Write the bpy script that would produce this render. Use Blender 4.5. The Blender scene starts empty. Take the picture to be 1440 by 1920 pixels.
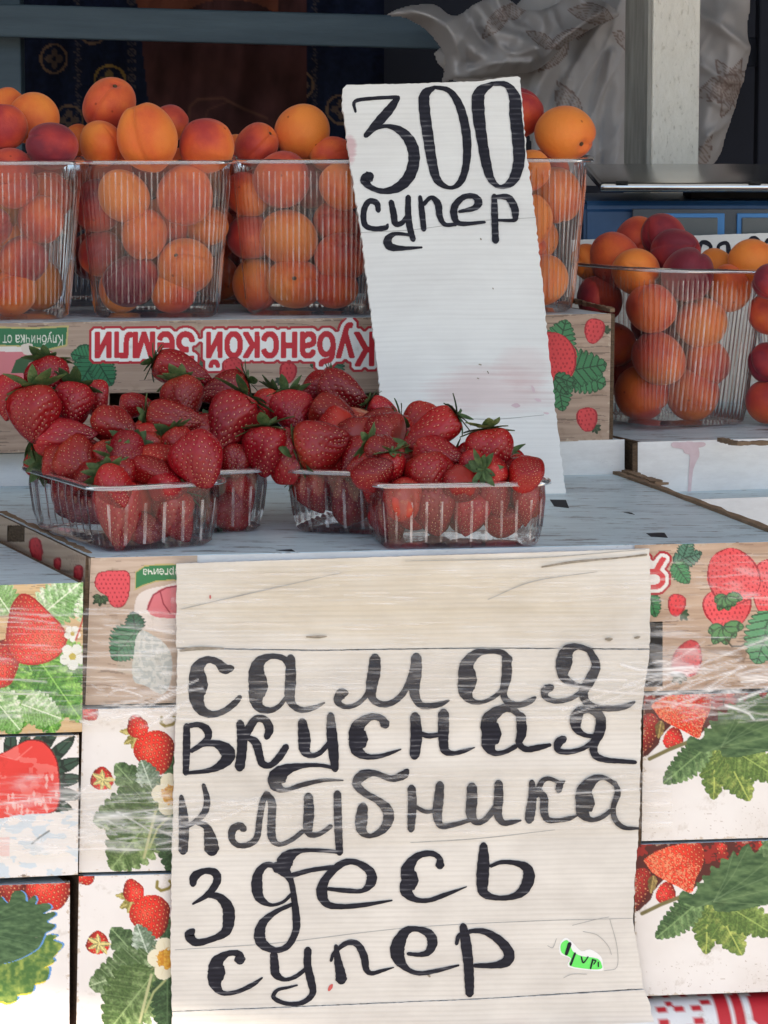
import bpy, bmesh, math, random
import numpy as np
from mathutils import Vector, Matrix, Quaternion

R = math.radians
rng = np.random.default_rng(7)
random.seed(7)
sc = bpy.context.scene
COL = sc.collection

# ------------------------------------------------------------------ camera
FPX = 6000.0                      # focal length in photo pixels (1440 x 1920 photo)
PITCH = math.atan(810 / FPX)      # looking slightly down
CAM = Vector((0.0, -2.70, 1.53))
cd = bpy.data.cameras.new('camera')
cam = bpy.data.objects.new('camera', cd)
COL.objects.link(cam)
cam.location = CAM
cam.rotation_euler = (math.pi / 2 - PITCH, 0, 0)
cd.sensor_fit = 'VERTICAL'
cd.sensor_height = 36.0
cd.sensor_width = 27.0
cd.lens = 36.0 * FPX / 1920.0
cd.clip_start = 0.05
cd.clip_end = 500
sc.camera = cam
sc.render.resolution_x = 768
sc.render.resolution_y = 1024

# ------------------------------------------------------------------ sky, sun, exposure
SUN_AZ, SUN_EL = R(35), R(50)     # sun over the pavement in front of the stall; the awning keeps the goods in shade
w = bpy.data.worlds.new('World')
sc.world = w
w.use_nodes = True
nt = w.node_tree
nt.nodes.clear()
o_ = nt.nodes.new('ShaderNodeOutputWorld')
b_ = nt.nodes.new('ShaderNodeBackground')
s_ = nt.nodes.new('ShaderNodeTexSky')
s_.sky_type = 'NISHITA'
s_.sun_disc = False
s_.sun_elevation = SUN_EL
s_.sun_rotation = math.pi - SUN_AZ
b_.inputs['Strength'].default_value = 0.12
nt.links.new(s_.outputs[0], b_.inputs['Color'])
nt.links.new(b_.outputs[0], o_.inputs['Surface'])
sl = bpy.data.lights.new('sun', 'SUN')
sl.energy = 4.6
sl.angle = R(0.6)
sl.color = (1.0, 0.875, 0.735)
so = bpy.data.objects.new('sun', sl)
COL.objects.link(so)
so.location = (2, -3, 4)
sdir = Vector((math.sin(SUN_AZ) * math.cos(SUN_EL), -math.cos(SUN_AZ) * math.cos(SUN_EL), math.sin(SUN_EL)))
so.rotation_euler = sdir.to_track_quat('Z', 'Y').to_euler()
sc.view_settings.view_transform = 'Standard'
sc.view_settings.look = 'None'
sc.view_settings.exposure = 1.1
sc.view_settings.gamma = 1.0

# ------------------------------------------------------------------ measuring helpers
cp, sp = math.cos(PITCH), math.sin(PITCH)
def ray(px, py):
    u = (px - 720) / FPX
    v = (960 - py) / FPX
    return Vector((u, cp + v * sp, -sp + v * cp))
def on(px, py, z):
    d = ray(px, py)
    return CAM + d * ((z - CAM.z) / d.z)
def atY(px, py, y):
    d = ray(px, py)
    return CAM + d * ((y - CAM.y) / d.y)
def proj(p):
    d = Vector(p) - CAM
    dep = d.y * cp - d.z * sp
    up = d.y * sp + d.z * cp
    return 720 + FPX * d.x / dep, 960 - FPX * up / dep
class Plane:
    def __init__(s, p, n):
        s.p = Vector(p); s.n = Vector(n).normalized()
        if s.n.y > 0: s.n = -s.n          # normal towards the viewer side
    def at(s, px, py, off=0.0):
        d = ray(px, py)
        p = s.p + s.n * off
        return CAM + d * ((p - CAM).dot(s.n) / d.dot(s.n))
    def grid(s, PX, PY, off=0.0):
        u = (PX - 720) / FPX; v = (960 - PY) / FPX
        D = np.stack([u, cp + v * sp, -sp + v * cp], -1)
        n = np.array(s.n); p = np.array(s.p + s.n * off) - np.array(CAM)
        t = p.dot(n) / (D @ n)
        return np.array(CAM) + D * t[..., None]

T = 1.132                                         # top of the front tier
P1, P2 = on(170, 1046, T), on(1440, 1016, T)
U = (P2 - P1).normalized()                        # along the crate fronts
V = (on(0, 966, T) - P1).normalized()             # crate depth direction
FRONT = Plane(P1, Vector((U.y, -U.x, 0)))
P3 = on(1110, 890, T)
WHITE = Plane(P3, FRONT.n)                        # front of the white crates of the back tier
T2 = WHITE.at(1110, 827).z
Q1 = on(1145, 826, T2)
_t3 = Plane(Q1, FRONT.n).at(1145, 588).z
T3 = _t3                                          # top of the printed crate that carries the cups
B_U = (on(1145, 588, T3) - on(0, 606, T3)); B_U.z = 0; B_U.normalize()
BACK = Plane(Q1, Vector((B_U.y, -B_U.x, 0)))

# ------------------------------------------------------------------ object helpers
def tag(o, label=None, cat=None, group=None, kind=None):
    if label: o['label'] = label
    if cat: o['category'] = cat
    if group: o['group'] = group
    if kind: o['kind'] = kind
    return o
def empty(name, loc=(0, 0, 0), label=None, cat=None, group=None):
    o = bpy.data.objects.new(name, None)
    COL.objects.link(o)
    o.location = loc
    o.empty_display_size = 0.02
    return tag(o, label, cat, group)
def make_mesh(name, verts, faces, mat=None, smooth=False, cols=None, uvs=None, offset=None):
    me = bpy.data.meshes.new(name)
    v = np.asarray([tuple(p) for p in verts] if not isinstance(verts, np.ndarray) else verts, dtype=np.float64).reshape(-1, 3)
    if offset is not None: v = v - np.array(offset)
    if isinstance(faces, np.ndarray):
        n = len(faces); k = faces.shape[1]
        me.vertices.add(len(v)); me.vertices.foreach_set('co', v.ravel())
        me.loops.add(n * k); me.loops.foreach_set('vertex_index', faces.ravel().astype(np.int32))
        me.polygons.add(n)
        me.polygons.foreach_set('loop_start', np.arange(0, n * k, k, dtype=np.int32))
        me.update(calc_edges=True)
    else:
        me.from_pydata([tuple(p) for p in v], [], faces)
    if cols is not None:
        a = me.color_attributes.new('Col', 'FLOAT_COLOR', 'POINT')
        c = np.ones((len(v), 4), dtype=np.float32); c[:, :3] = cols.reshape(-1, 3)
        a.data.foreach_set('color', c.ravel())
    if uvs is not None:
        l = me.uv_layers.new(name='UVMap')
        vi = np.zeros(len(me.loops), dtype=np.int32); me.loops.foreach_get('vertex_index', vi)
        l.data.foreach_set('uv', np.asarray(uvs, dtype=np.float32).reshape(-1, 2)[vi].ravel())
    if smooth:
        me.polygons.foreach_set('use_smooth', np.ones(len(me.polygons), dtype=bool))
    if mat: me.materials.append(mat)
    me.update()
    return me
def obj(name, me, parent=None, loc=None):
    o = bpy.data.objects.new(name, me)
    COL.objects.link(o)
    if parent: o.parent = parent
    if loc is not None: o.location = loc
    return o
def mobj(name, verts, faces, mat, parent=None, origin=None, **k):
    """mesh given in world coordinates; origin = world location of its parent (or of itself)"""
    if parent is not None and origin is None:
        origin = parent.location
    me = make_mesh(name, verts, faces, mat, offset=origin, **k)
    return obj(name, me, parent, None if parent is not None else origin)
def grid_faces(ny, nx, closed=False, keep=None):
    idx = np.arange(ny * nx).reshape(ny, nx)
    if closed: idx = np.concatenate([idx, idx[:, :1]], 1)
    f = np.stack([idx[:-1, :-1], idx[1:, :-1], idx[1:, 1:], idx[:-1, 1:]], -1)
    if keep is not None: f = f[keep]
    return f.reshape(-1, 4)
def hexa(c8):
    """8 corners: 4 of one side, then the 4 opposite"""
    f = [(0, 1, 2, 3), (7, 6, 5, 4), (0, 4, 5, 1), (1, 5, 6, 2), (2, 6, 7, 3), (3, 7, 4, 0)]
    return list(c8), f
def box_bm(c, s, bev=0.0, seg=2):
    bm = bmesh.new()
    bmesh.ops.create_cube(bm, size=1.0)
    for v in bm.verts: v.co = Vector((v.co.x * s[0] + c[0], v.co.y * s[1] + c[1], v.co.z * s[2] + c[2]))
    if bev: bmesh.ops.bevel(bm, geom=bm.edges[:], offset=bev, segments=seg, affect='EDGES', profile=0.5)
    return bm
def bm_obj(name, bm, mat, parent=None, smooth=False, loc=None):
    bmesh.ops.recalc_face_normals(bm, faces=bm.faces[:])
    me = bpy.data.meshes.new(name); bm.to_mesh(me); bm.free()
    if smooth: me.polygons.foreach_set('use_smooth', np.ones(len(me.polygons), dtype=bool))
    if mat: me.materials.append(mat)
    return obj(name, me, parent, loc)
def panel_hexa(a, b, c, d, n, th):
    """flat panel a-b-c-d thickened by th against n"""
    n = Vector(n).normalized() * th
    return hexa([a, b, c, d, a - n, b - n, c - n, d - n])
def lin(c):
    c = np.asarray(c, dtype=np.float64)
    return np.where(c <= 0.04045, c / 12.92, ((c + 0.055) / 1.055) ** 2.4)
def L(r, g, b):
    return tuple(lin(np.array([r, g, b]) / 255.0)) + (1.0,)

# ------------------------------------------------------------------ noise for printed surfaces
def _h(i, j, s):
    v = np.sin(i * 127.1 + j * 311.7 + s * 74.7) * 43758.5453
    return v - np.floor(v)
def vn(x, y, s=0):
    i = np.floor(x); j = np.floor(y); f = x - i; g = y - j
    f = f * f * (3 - 2 * f); g = g * g * (3 - 2 * g)
    return (_h(i, j, s) * (1 - f) + _h(i + 1, j, s) * f) * (1 - g) + (_h(i, j + 1, s) * (1 - f) + _h(i + 1, j + 1, s) * f) * g
def fbm(x, y, s=0, o=3):
    r = 0; a = 0.5; t = 0
    for k in range(o):
        r = r + a * vn(x, y, s + k); t += a; a *= 0.5; x = x * 2.03; y = y * 2.03
    return r / t

# ------------------------------------------------------------------ materials
def new_mat(name):
    m = bpy.data.materials.new(name); m.use_nodes = True
    return m, m.node_tree.nodes, m.node_tree.links, m.node_tree.nodes['Principled BSDF']
def nd(N, t, **k):
    n = N.new(t)
    for a, b in k.items():
        if a in n.inputs.keys() if hasattr(n.inputs, 'keys') else False: n.inputs[a].default_value = b
        else: setattr(n, a, b)
    return n
def ramp(N, Lk, src, stops):
    r = N.new('ShaderNodeValToRGB')
    e = r.color_ramp.elements
    while len(e) < len(stops): e.new(0.5)
    for k, (p, c) in enumerate(stops):
        e[k].position = p; e[k].color = c if len(c) == 4 else tuple(c) + (1,)
    Lk.new(src, r.inputs[0])
    return r.outputs[0]
def noise(N, Lk, vec, scale, detail=4, rough=0.55):
    n = N.new('ShaderNodeTexNoise')
    n.inputs['Scale'].default_value = scale; n.inputs['Detail'].default_value = detail; n.inputs['Roughness'].default_value = rough
    if vec is not None: Lk.new(vec, n.inputs['Vector'])
    return n.outputs['Fac']
def mapping(N, Lk, src, scale=(1, 1, 1), rot=(0, 0, 0), loc=(0, 0, 0)):
    m = N.new('ShaderNodeMapping')
    m.inputs['Scale'].default_value = scale; m.inputs['Rotation'].default_value = rot; m.inputs['Location'].default_value = loc
    Lk.new(src, m.inputs['Vector'])
    return m.outputs[0]
def bump(N, Lk, h, strength, dist, bsdf):
    b = N.new('ShaderNodeBump')
    b.inputs['Strength'].default_value = strength; b.inputs['Distance'].default_value = dist
    Lk.new(h, b.inputs['Height']); Lk.new(b.outputs[0], bsdf.inputs['Normal'])
    return b
def mix(N, Lk, fac, a, b, typ='MIX'):
    m = N.new('ShaderNodeMix'); m.data_type = 'RGBA'; m.blend_type = typ
    for s, v in ((m.inputs[0], fac), (m.inputs[6], a), (m.inputs[7], b)):
        if hasattr(v, 'is_output'): Lk.new(v, s)
        elif isinstance(v, (int, float)): s.default_value = v
        else: s.default_value = tuple(v) if len(v) == 4 else tuple(v) + (1,)
    return m.outputs[2]
def math_n(N, Lk, op, a, b=None, c=None):
    m = N.new('ShaderNodeMath'); m.operation = op
    for k, v in enumerate((a, b, c)):
        if v is None: continue
        if hasattr(v, 'is_output'): Lk.new(v, m.inputs[k])
        else: m.inputs[k].default_value = v
    return m.outputs[0]

def coloured(name, c1, c2, scale=20, rough=0.6, bmp=0.0, bscale=80, spec=0.5, stretch=(1, 1, 1), metal=0.0):
    m, N, K, B = new_mat(name)
    tc = N.new('ShaderNodeTexCoord').outputs['Object']
    v = mapping(N, K, tc, stretch)
    f = noise(N, K, v, scale, 5, 0.6)
    K.new(ramp(N, K, f, [(0.3, c1), (0.7, c2)]), B.inputs['Base Color'])
    B.inputs['Roughness'].default_value = rough
    B.inputs['Metallic'].default_value = metal
    B.inputs['Specular IOR Level'].default_value = spec
    if bmp:
        bump(N, K, noise(N, K, v, bscale, 5, 0.65), bmp, 0.002, B)
    return m

def m_print():
    m, N, K, B = new_mat('printed_board')
    a = N.new('ShaderNodeAttribute'); a.attribute_name = 'Col'
    tc = N.new('ShaderNodeTexCoord').outputs['Object']
    f = noise(N, K, tc, 55, 6, 0.7)
    f2 = noise(N, K, tc, 9, 4, 0.6)
    dirt = ramp(N, K, f, [(0.30, (0.80, 0.77, 0.73)), (0.42, (1, 1, 1))])
    dirt2 = ramp(N, K, f2, [(0.3, (0.88, 0.86, 0.84)), (0.6, (1, 1, 1))])
    c = mix(N, K, 1.0, a.outputs['Color'], dirt, 'MULTIPLY')
    c = mix(N, K, 1.0, c, dirt2, 'MULTIPLY')
    K.new(c, B.inputs['Base Color'])
    B.inputs['Roughness'].default_value = 0.48
    B.inputs['Specular IOR Level'].default_value = 0.35
    h = mix(N, K, 0.4, noise(N, K, mapping(N, K, tc, (3, 3, 240)), 1.0, 2), noise(N, K, tc, 20, 3))
    bump(N, K, h, 0.10, 0.002, B)
    return m
M = {}
M['print'] = m_print()
M['kraft'] = coloured('kraft_board', (0.16, 0.105, 0.065, 1), (0.27, 0.185, 0.12, 1), 40, 0.85, 0.3, 300, 0.2, (1, 1, 1))
M['flute'] = coloured('fluted_board_edge', (0.05, 0.032, 0.02, 1), (0.16, 0.105, 0.065, 1), 160, 0.9, 0.5, 400, 0.2, (1, 1, 4))
def m_white_board(name, base, dirtc, streak, thr=0.335):
    m, N, K, B = new_mat(name)
    tc = N.new('ShaderNodeTexCoord').outputs['Object']
    f = noise(N, K, mapping(N, K, tc, (4, 14, 14), (0, 0, 0.15)), 4, 6, 0.7)
    f2 = noise(N, K, mapping(N, K, tc, (12, 55, 40), (0, 0, 0.3)), 1.6, 7, 0.75)
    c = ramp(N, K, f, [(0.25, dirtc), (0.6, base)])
    s = ramp(N, K, f2, [(thr, (0.22, 0.20, 0.19)), (thr + 0.035, (1, 1, 1))])
    c = mix(N, K, streak, c, s, 'MULTIPLY')
    K.new(c, B.inputs['Base Color'])
    B.inputs['Roughness'].default_value = 0.42
    B.inputs['Specular IOR Level'].default_value = 0.45
    bump(N, K, f2, 0.25, 0.0015, B)
    return m
M['lid'] = m_white_board('scuffed_board_sky_tint', (0.52, 0.645, 0.70, 1), (0.36, 0.46, 0.51, 1), 0.9, 0.40)  # white lid board tinted blue and darker: skylight put into its colour
M['white'] = m_white_board('white_carton_board', (0.74, 0.73, 0.71, 1), (0.60, 0.58, 0.56, 1), 0.35)
M['dark'] = coloured('painted_slot_shade', (0.004, 0.005, 0.009, 1), (0.008, 0.009, 0.014, 1), 10, 0.9)
# ------------------------------------------------------------------ print painter (flat print on cartons)
def smooth_closed(pts, n=6):
    p = np.asarray(pts, float); out = []
    m = len(p)
    for i in range(m):
        a, b, c, d = p[i - 1], p[i], p[(i + 1) % m], p[(i + 2) % m]
        for k in range(n):
            t = k / n
            out.append(0.5 * (2 * b + (c - a) * t + (2 * a - 5 * b + 4 * c - d) * t * t + (3 * b - a - 3 * c + d) * t ** 3))
    return np.array(out)
class Canvas:
    def __init__(s, tl, tr, br, bl, step=1.5, bg=(228, 222, 214)):
        tl, tr, br, bl = map(np.array, (tl, tr, br, bl))
        s.nx = int(np.ceil(np.linalg.norm(tr - tl) / step)) + 1
        s.ny = int(np.ceil(np.linalg.norm(bl - tl) / step)) + 1
        a = np.linspace(0, 1, s.nx)[None, :, None]; b = np.linspace(0, 1, s.ny)[:, None, None]
        P = (tl * (1 - a) + tr * a) * (1 - b) + (bl * (1 - a) + br * a) * b
        s.X, s.Y = P[..., 0], P[..., 1]
        s.step = step
        s.C = np.zeros((s.ny, s.nx, 3)) + np.array(bg) / 255.0
        s.hole = np.zeros((s.ny - 1, s.nx - 1), bool)
    def put(s, mask, col, a=1.0):
        if isinstance(col, tuple): col = np.zeros(s.C.shape) + np.array(col) / 255.0
        m = (mask * a)[..., None] if not np.isscalar(a) or a != 1.0 else mask.astype(float)[..., None]
        s.C = s.C * (1 - m) + col * m
    def inside(s, pts):
        pts = np.asarray(pts, float)
        x0, y0 = pts.min(0) - 2; x1, y1 = pts.max(0) + 2
        box = (s.X > x0) & (s.X < x1) & (s.Y > y0) & (s.Y < y1)
        out = np.zeros(s.X.shape, bool)
        if not box.any(): return out
        x = s.X[box]; y = s.Y[box]; r = np.zeros(x.shape, bool)
        q = np.roll(pts, -1, 0)
        for (ax, ay), (bx, by) in zip(pts, q):
            if ay == by: continue
            c = (ay > y) != (by > y)
            r ^= c & (x < (bx - ax) * (y - ay) / (by - ay) + ax)
        out[box] = r
        return out
    def poly(s, pts, col, smooth=True, a=1.0):
        m = s.inside(smooth_closed(pts) if smooth else pts)
        s.put(m, col, a)
        return m
    def line(s, pts, wd, col, a=1.0, closed=False):
        pts = np.asarray(pts, float)
        if closed: pts = np.concatenate([pts, pts[:1]])
        d = np.full(s.X.shape, 1e9)
        x0, y0 = pts.min(0) - wd - 3; x1, y1 = pts.max(0) + wd + 3
        box = (s.X > x0) & (s.X < x1) & (s.Y > y0) & (s.Y < y1)
        if not box.any(): return
        X, Y = s.X[box], s.Y[box]; dd = np.full(X.shape, 1e9)
        for (ax, ay), (bx, by) in zip(pts[:-1], pts[1:]):
            L2 = (bx - ax) ** 2 + (by - ay) ** 2 + 1e-9
            t = np.clip(((X - ax) * (bx - ax) + (Y - ay) * (by - ay)) / L2, 0, 1)
            dd = np.minimum(dd, np.hypot(X - ax - t * (bx - ax), Y - ay - t * (by - ay)))
        d[box] = dd
        s.put(np.clip((wd / 2 - d) / s.step + 0.5, 0, 1), col, a)
    def wood(s, c1, c2, seed=0, sc_=1.0, dens=1.0):
        X, Y = s.X * sc_, s.Y * sc_
        warp = 14 * fbm(X / 160, Y / 60, seed, 3) + 5 * fbm(X / 40, Y / 20, seed + 9, 2)
        g = fbm(X / 130, (Y + warp) / 3.2, seed + 3, 4)
        ring = np.abs(np.sin((Y + warp * 2.2) / 7.0 + 3 * fbm(X / 300, Y / 50, seed + 5)))
        big = fbm(X / 140, Y / 34, seed + 12, 2)
        k = np.clip(0.55 * g + 0.25 * ring + 0.35 * big, 0, 1)[..., None]
        s.C = np.array(c1) / 255 * (1 - k) + np.array(c2) / 255 * k
        gr = (vn(X / 70, (Y + warp) / 2.0, seed + 20) < 0.13 * dens)
        s.put(gr, tuple(np.array(c1) * 0.72), 0.55)
    def berry(s, cx, cy, w, h, rot, style='photo', base=(214, 48, 36), seed=0, taper=0.28, edge=True):
        """rot: direction of the tip, degrees, 0 = down the picture, 90 = to the right"""
        a = R(rot)
        dx, dy = s.X - cx, s.Y - cy
        v = (dx * math.sin(a) + dy * math.cos(a)) / (h / 2)
        u = (dx * math.cos(a) - dy * math.sin(a)) / (w / 2)
        near = (np.abs(v) < 1.15) & (np.abs(u) < 1.25)
        if not near.any(): return
        f = np.sqrt(np.clip(1 - v * v, 0, 1)) * (1 - taper * v) / (1 + 0.3 * taper)
        if style != 'photo': f = f ** 0.85
        m = near & (np.abs(u) < f + 0.02 * np.sin(7 * v + seed)) & (np.abs(v) < 1)
        q = np.clip(np.abs(u) / (f + 1e-6), 0, 1)
        b = np.array(base) / 255.0
        if style == 'photo':
            light = 1.12 - 0.45 * q ** 2 - 0.18 * v - 0.14 * u
            c = b * light[..., None]
            hl = np.exp(-(((u + 0.25) / 0.35) ** 2 + ((v + 0.2) / 0.3) ** 2))[..., None]
            c = c + hl * np.array([0.10, 0.16, 0.12])
            c = c * (0.86 + 0.28 * fbm(s.X / 5, s.Y / 5, seed))[..., None]
        else:
            c = np.zeros(s.C.shape) + b
            c = c * (1.0 - 0.10 * np.clip(u * 0.6 + v * 0.3, -1, 1))[..., None]
        s.put(m, np.clip(c, 0, 1))
        sp_ = 8.0 if style == 'photo' else 8.5
        pu = u * w / 2 / sp_; pv = v * h / 2 / sp_
        row = np.round(pv); uu = pu + 0.5 * (row % 2); ci = np.round(uu)
        ju = (_h(ci, row, seed + 3) - 0.5) * 0.34; jv = (_h(ci, row, seed + 8) - 0.5) * 0.34
        du = (uu - ci - ju) / 0.15; dv = (pv - row - jv) / 0.20
        seedd = np.hypot(du, dv)
        if style == 'photo':
            s.put(m & (seedd < 2.1) & (q < 0.97), tuple(np.array(base) * 0.72), 0.6)
            s.put(m & (seedd < 0.95) & (q < 0.97), (246, 176, 120), 0.75)
        else:
            s.put(m & (seedd < 1.25) & (q < 0.93), (150, 24, 34), 0.75)
            s.put(m & (seedd < 0.45) & (q < 0.93), tuple(np.array(base) * 0.95), 0.8)
            if edge:
                e = near & (np.abs(u) < f) & ((q > 1 - 7.0 / w) | (np.abs(v) > 1 - 5.0 / h))
                s.put(e, (150, 26, 38), 0.9)
    def leaf(s, bx, by, Ln, W, rot, c1=(72, 120, 62), c2=(120, 160, 90), teeth=9, style='photo', seed=0, depth=0.15, k=0.75):
        """leaf from its base point; rot as for berry"""
        a = R(rot)
        dx, dy = s.X - bx, s.Y - by
        al = (dx * math.sin(a) + dy * math.cos(a)) / Ln
        ac = (dx * math.cos(a) - dy * math.sin(a)) / (W / 2)
        near = (al > -0.02) & (al < 1.05) & (np.abs(ac) < 1.3)
        if not near.any(): return
        t = np.clip(al, 0, 1)
        f = np.sin(np.pi * t ** k) ** 0.62
        ph_ = t * teeth - 0.30 * np.abs(ac) + 0.25 * np.sin(seed + 3 * t)
        saw = np.abs(np.sin(np.pi * ph_)) ** 0.7
        f = f * (1 + depth - 2.0 * depth * (1 - saw)) * (1 + 0.07 * np.sin(5 * t + seed) * np.sign(ac))
        m = near & (np.abs(ac) < f) & (al > 0) & (al < 1)
        ve = (t * Ln - 0.55 * np.abs(ac) * W / 2) / (Ln / (teeth * 0.75))
        vd = np.abs(ve - np.round(ve))
        c1 = np.array(c1) / 255.0; c2 = np.array(c2) / 255.0
        if style == 'photo':
            kk = np.clip(0.75 * fbm(s.X / 11, s.Y / 11, seed, 4) + 0.55 * (vd - 0.25) + 0.22 * ac, 0, 1)
            kk = np.clip((kk - 0.26) * 2.3, 0, 1)
            c = c1 * (1 - kk)[..., None] + c2 * kk[..., None]
            c = c * (0.8 + 0.4 * vn(s.X / 2.2, s.Y / 2.2, seed + 3))[..., None]
            s.put(m, np.clip(c, 0, 1))
            s.put(m & (np.abs(ac) * W / 2 < 1.3), tuple(np.clip(c2 * 255 * 1.1, 0, 255)), 0.8)
            s.put(m & (vd < 0.06), tuple(c2 * 255), 0.35)
        else:
            s.put(m, np.zeros(s.C.shape) + c1)
            s.put(m & ((np.abs(ac) * W / 2 < 1.2) | (vd < 0.10)), tuple(c1 * 255 * 0.45), 0.8)
            s.put(m & (np.abs(ac) > f - 3.0 / W * 2), tuple(c1 * 255 * 0.5), 0.6)
    def sepals(s, cx, cy, r, rot, n=5, spread=110, col=(84, 130, 66), w=0.36, style='cartoon'):
        for i in range(n):
            s.leaf(cx, cy, r * (0.85 + 0.3 * ((i * 37 % 10) / 10)), r * w * 1.4, rot - spread / 2 + spread * i / max(1, n - 1), col, tuple(min(255, int(k * 1.5)) for k in col), 2, style, i, 0.0, 0.9)
    def flower(s, cx, cy, r):
        for i in range(5):
            a = R(72 * i + 15)
            p = [(cx + r * 0.62 * math.cos(a) + r * 0.45 * math.cos(b), cy + r * 0.62 * math.sin(a) + r * 0.45 * math.sin(b)) for b in np.linspace(0, 2 * math.pi, 10)[:-1]]
            s.poly(p, (240, 238, 226), False)
            s.line([(cx, cy), (cx + r * math.cos(a + 0.6), cy + r * math.sin(a + 0.6))], 1.5, (170, 168, 130), 0.6)
        s.poly([(cx + r * 0.28 * math.cos(b), cy + r * 0.28 * math.sin(b)) for b in np.linspace(0, 6.28, 9)[:-1]], (200, 180, 80))
    def mask_text(s, text, x0, x1, ybase, capw, rot180=True, slope=0.0, arc=0.0, bold=0.0):
        """text rotated by 180 degrees in the picture: its start is at x1, its baseline at the top"""
        cu = bpy.data.curves.new('t', 'FONT'); cu.body = text; cu.size = 1.0; cu.fill_mode = 'NONE'; cu.resolution_u = 4
        ob = bpy.data.objects.new('t', cu); COL.objects.link(ob)
        dg = bpy.context.evaluated_depsgraph_get(); dg.update()
        me = bpy.data.meshes.new_from_object(ob.evaluated_get(dg))
        v = np.array([q.co[:2] for q in me.vertices])
        cons = set(tuple(sorted(e.vertices)) for e in me.edges)
        bpy.data.objects.remove(ob); bpy.data.curves.remove(cu); bpy.data.meshes.remove(me)
        loops, cur_ = [], [0]
        for k in range(1, len(v)):
            if (k - 1, k) in cons: cur_.append(k)
            else: loops.append(cur_); cur_ = [k]
        loops.append(cur_)
        xm, xM = v[:, 0].min(), v[:, 0].max()
        tx = (v[:, 0] - xm) / (xM - xm)
        if rot180:
            X = x1 - tx * (x1 - x0); Y = ybase + v[:, 1] * capw
        else:
            X = x0 + tx * (x1 - x0); Y = ybase - v[:, 1] * capw
        Y = Y + slope * (X - x0) + arc * ((tx - 0.5) ** 2)
        wind = np.zeros(s.X.shape, int)
        for lp in loops:
            lx, ly = X[lp], Y[lp]
            box = (s.X > lx.min() - 2) & (s.X < lx.max() + 2) & (s.Y > ly.min() - 2) & (s.Y < ly.max() + 2)
            if not box.any(): continue
            x = s.X[box]; y = s.Y[box]; w_ = np.zeros(x.shape, int)
            for ax, ay, bx, by in zip(lx, ly, np.roll(lx, -1), np.roll(ly, -1)):
                if ay == by: continue
                hit = ((ay > y) != (by > y)) & (x < (bx - ax) * (y - ay) / (by - ay) + ax)
                w_ += np.where(hit, 1 if by > ay else -1, 0)
            wind[box] += w_
        return wind != 0
    def dilate(s, m, r):
        n = max(1, int(round(r / s.step)))
        out = m.copy()
        for _ in range(n):
            o = out.copy()
            o[1:] |= out[:-1]; o[:-1] |= out[1:]; o[:, 1:] |= out[:, :-1]; o[:, :-1] |= out[:, 1:]
            if _ % 2:
                o[1:, 1:] |= out[:-1, :-1]; o[:-1, :-1] |= out[1:, 1:]; o[1:, :-1] |= out[:-1, 1:]; o[:-1, 1:] |= out[1:, :-1]
            out = o
        return out
    def outlined(s, m, white=4.5, red=10, rc=(196, 44, 54)):
        s.put(s.dilate(m, red), (176, 40, 50))
        s.put(~s.dilate(~s.dilate(m, white + 5), 5), (240, 234, 228))
        s.put(m, rc)
    def cut(s, x0, x1, y0, y1):
        cx = 0.25 * (s.X[:-1, :-1] + s.X[1:, :-1] + s.X[:-1, 1:] + s.X[1:, 1:]); cy = 0.25 * (s.Y[:-1, :-1] + s.Y[1:, :-1] + s.Y[:-1, 1:] + s.Y[1:, 1:])
        s.hole |= (cx > x0) & (cx < x1) & (cy > y0) & (cy < y1)
    def build(s, plane, off, parent, name='front_panel', gain=1.0):
        P = plane.grid(s.X, s.Y, off)
        jj, ii = np.mgrid[0:s.ny, 0:s.nx]
        ed = np.minimum(np.minimum(jj, s.ny - 1 - jj), np.minimum(ii, s.nx - 1 - ii)) * s.step
        wear = fbm(s.X / 7, s.Y / 5, 91, 4) > 0.56 + ed / 26.0
        s.put(wear & (ed < 10), (196, 178, 156), 0.7)
        sc1 = (vn(s.X / 60, s.Y / 2.2, 77) > 0.985) & (fbm(s.X / 40, s.Y / 40, 78) > 0.5)
        s.put(sc1, (150, 136, 122), 0.5)
        f = grid_faces(s.ny, s.nx, keep=~s.hole)
        c = lin(np.clip(s.C, 0, 1)) * gain
        return mobj(name, P.reshape(-1, 3), f, M['print'], parent, cols=np.clip(c, 0.002, 0.85).reshape(-1, 3))

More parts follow.
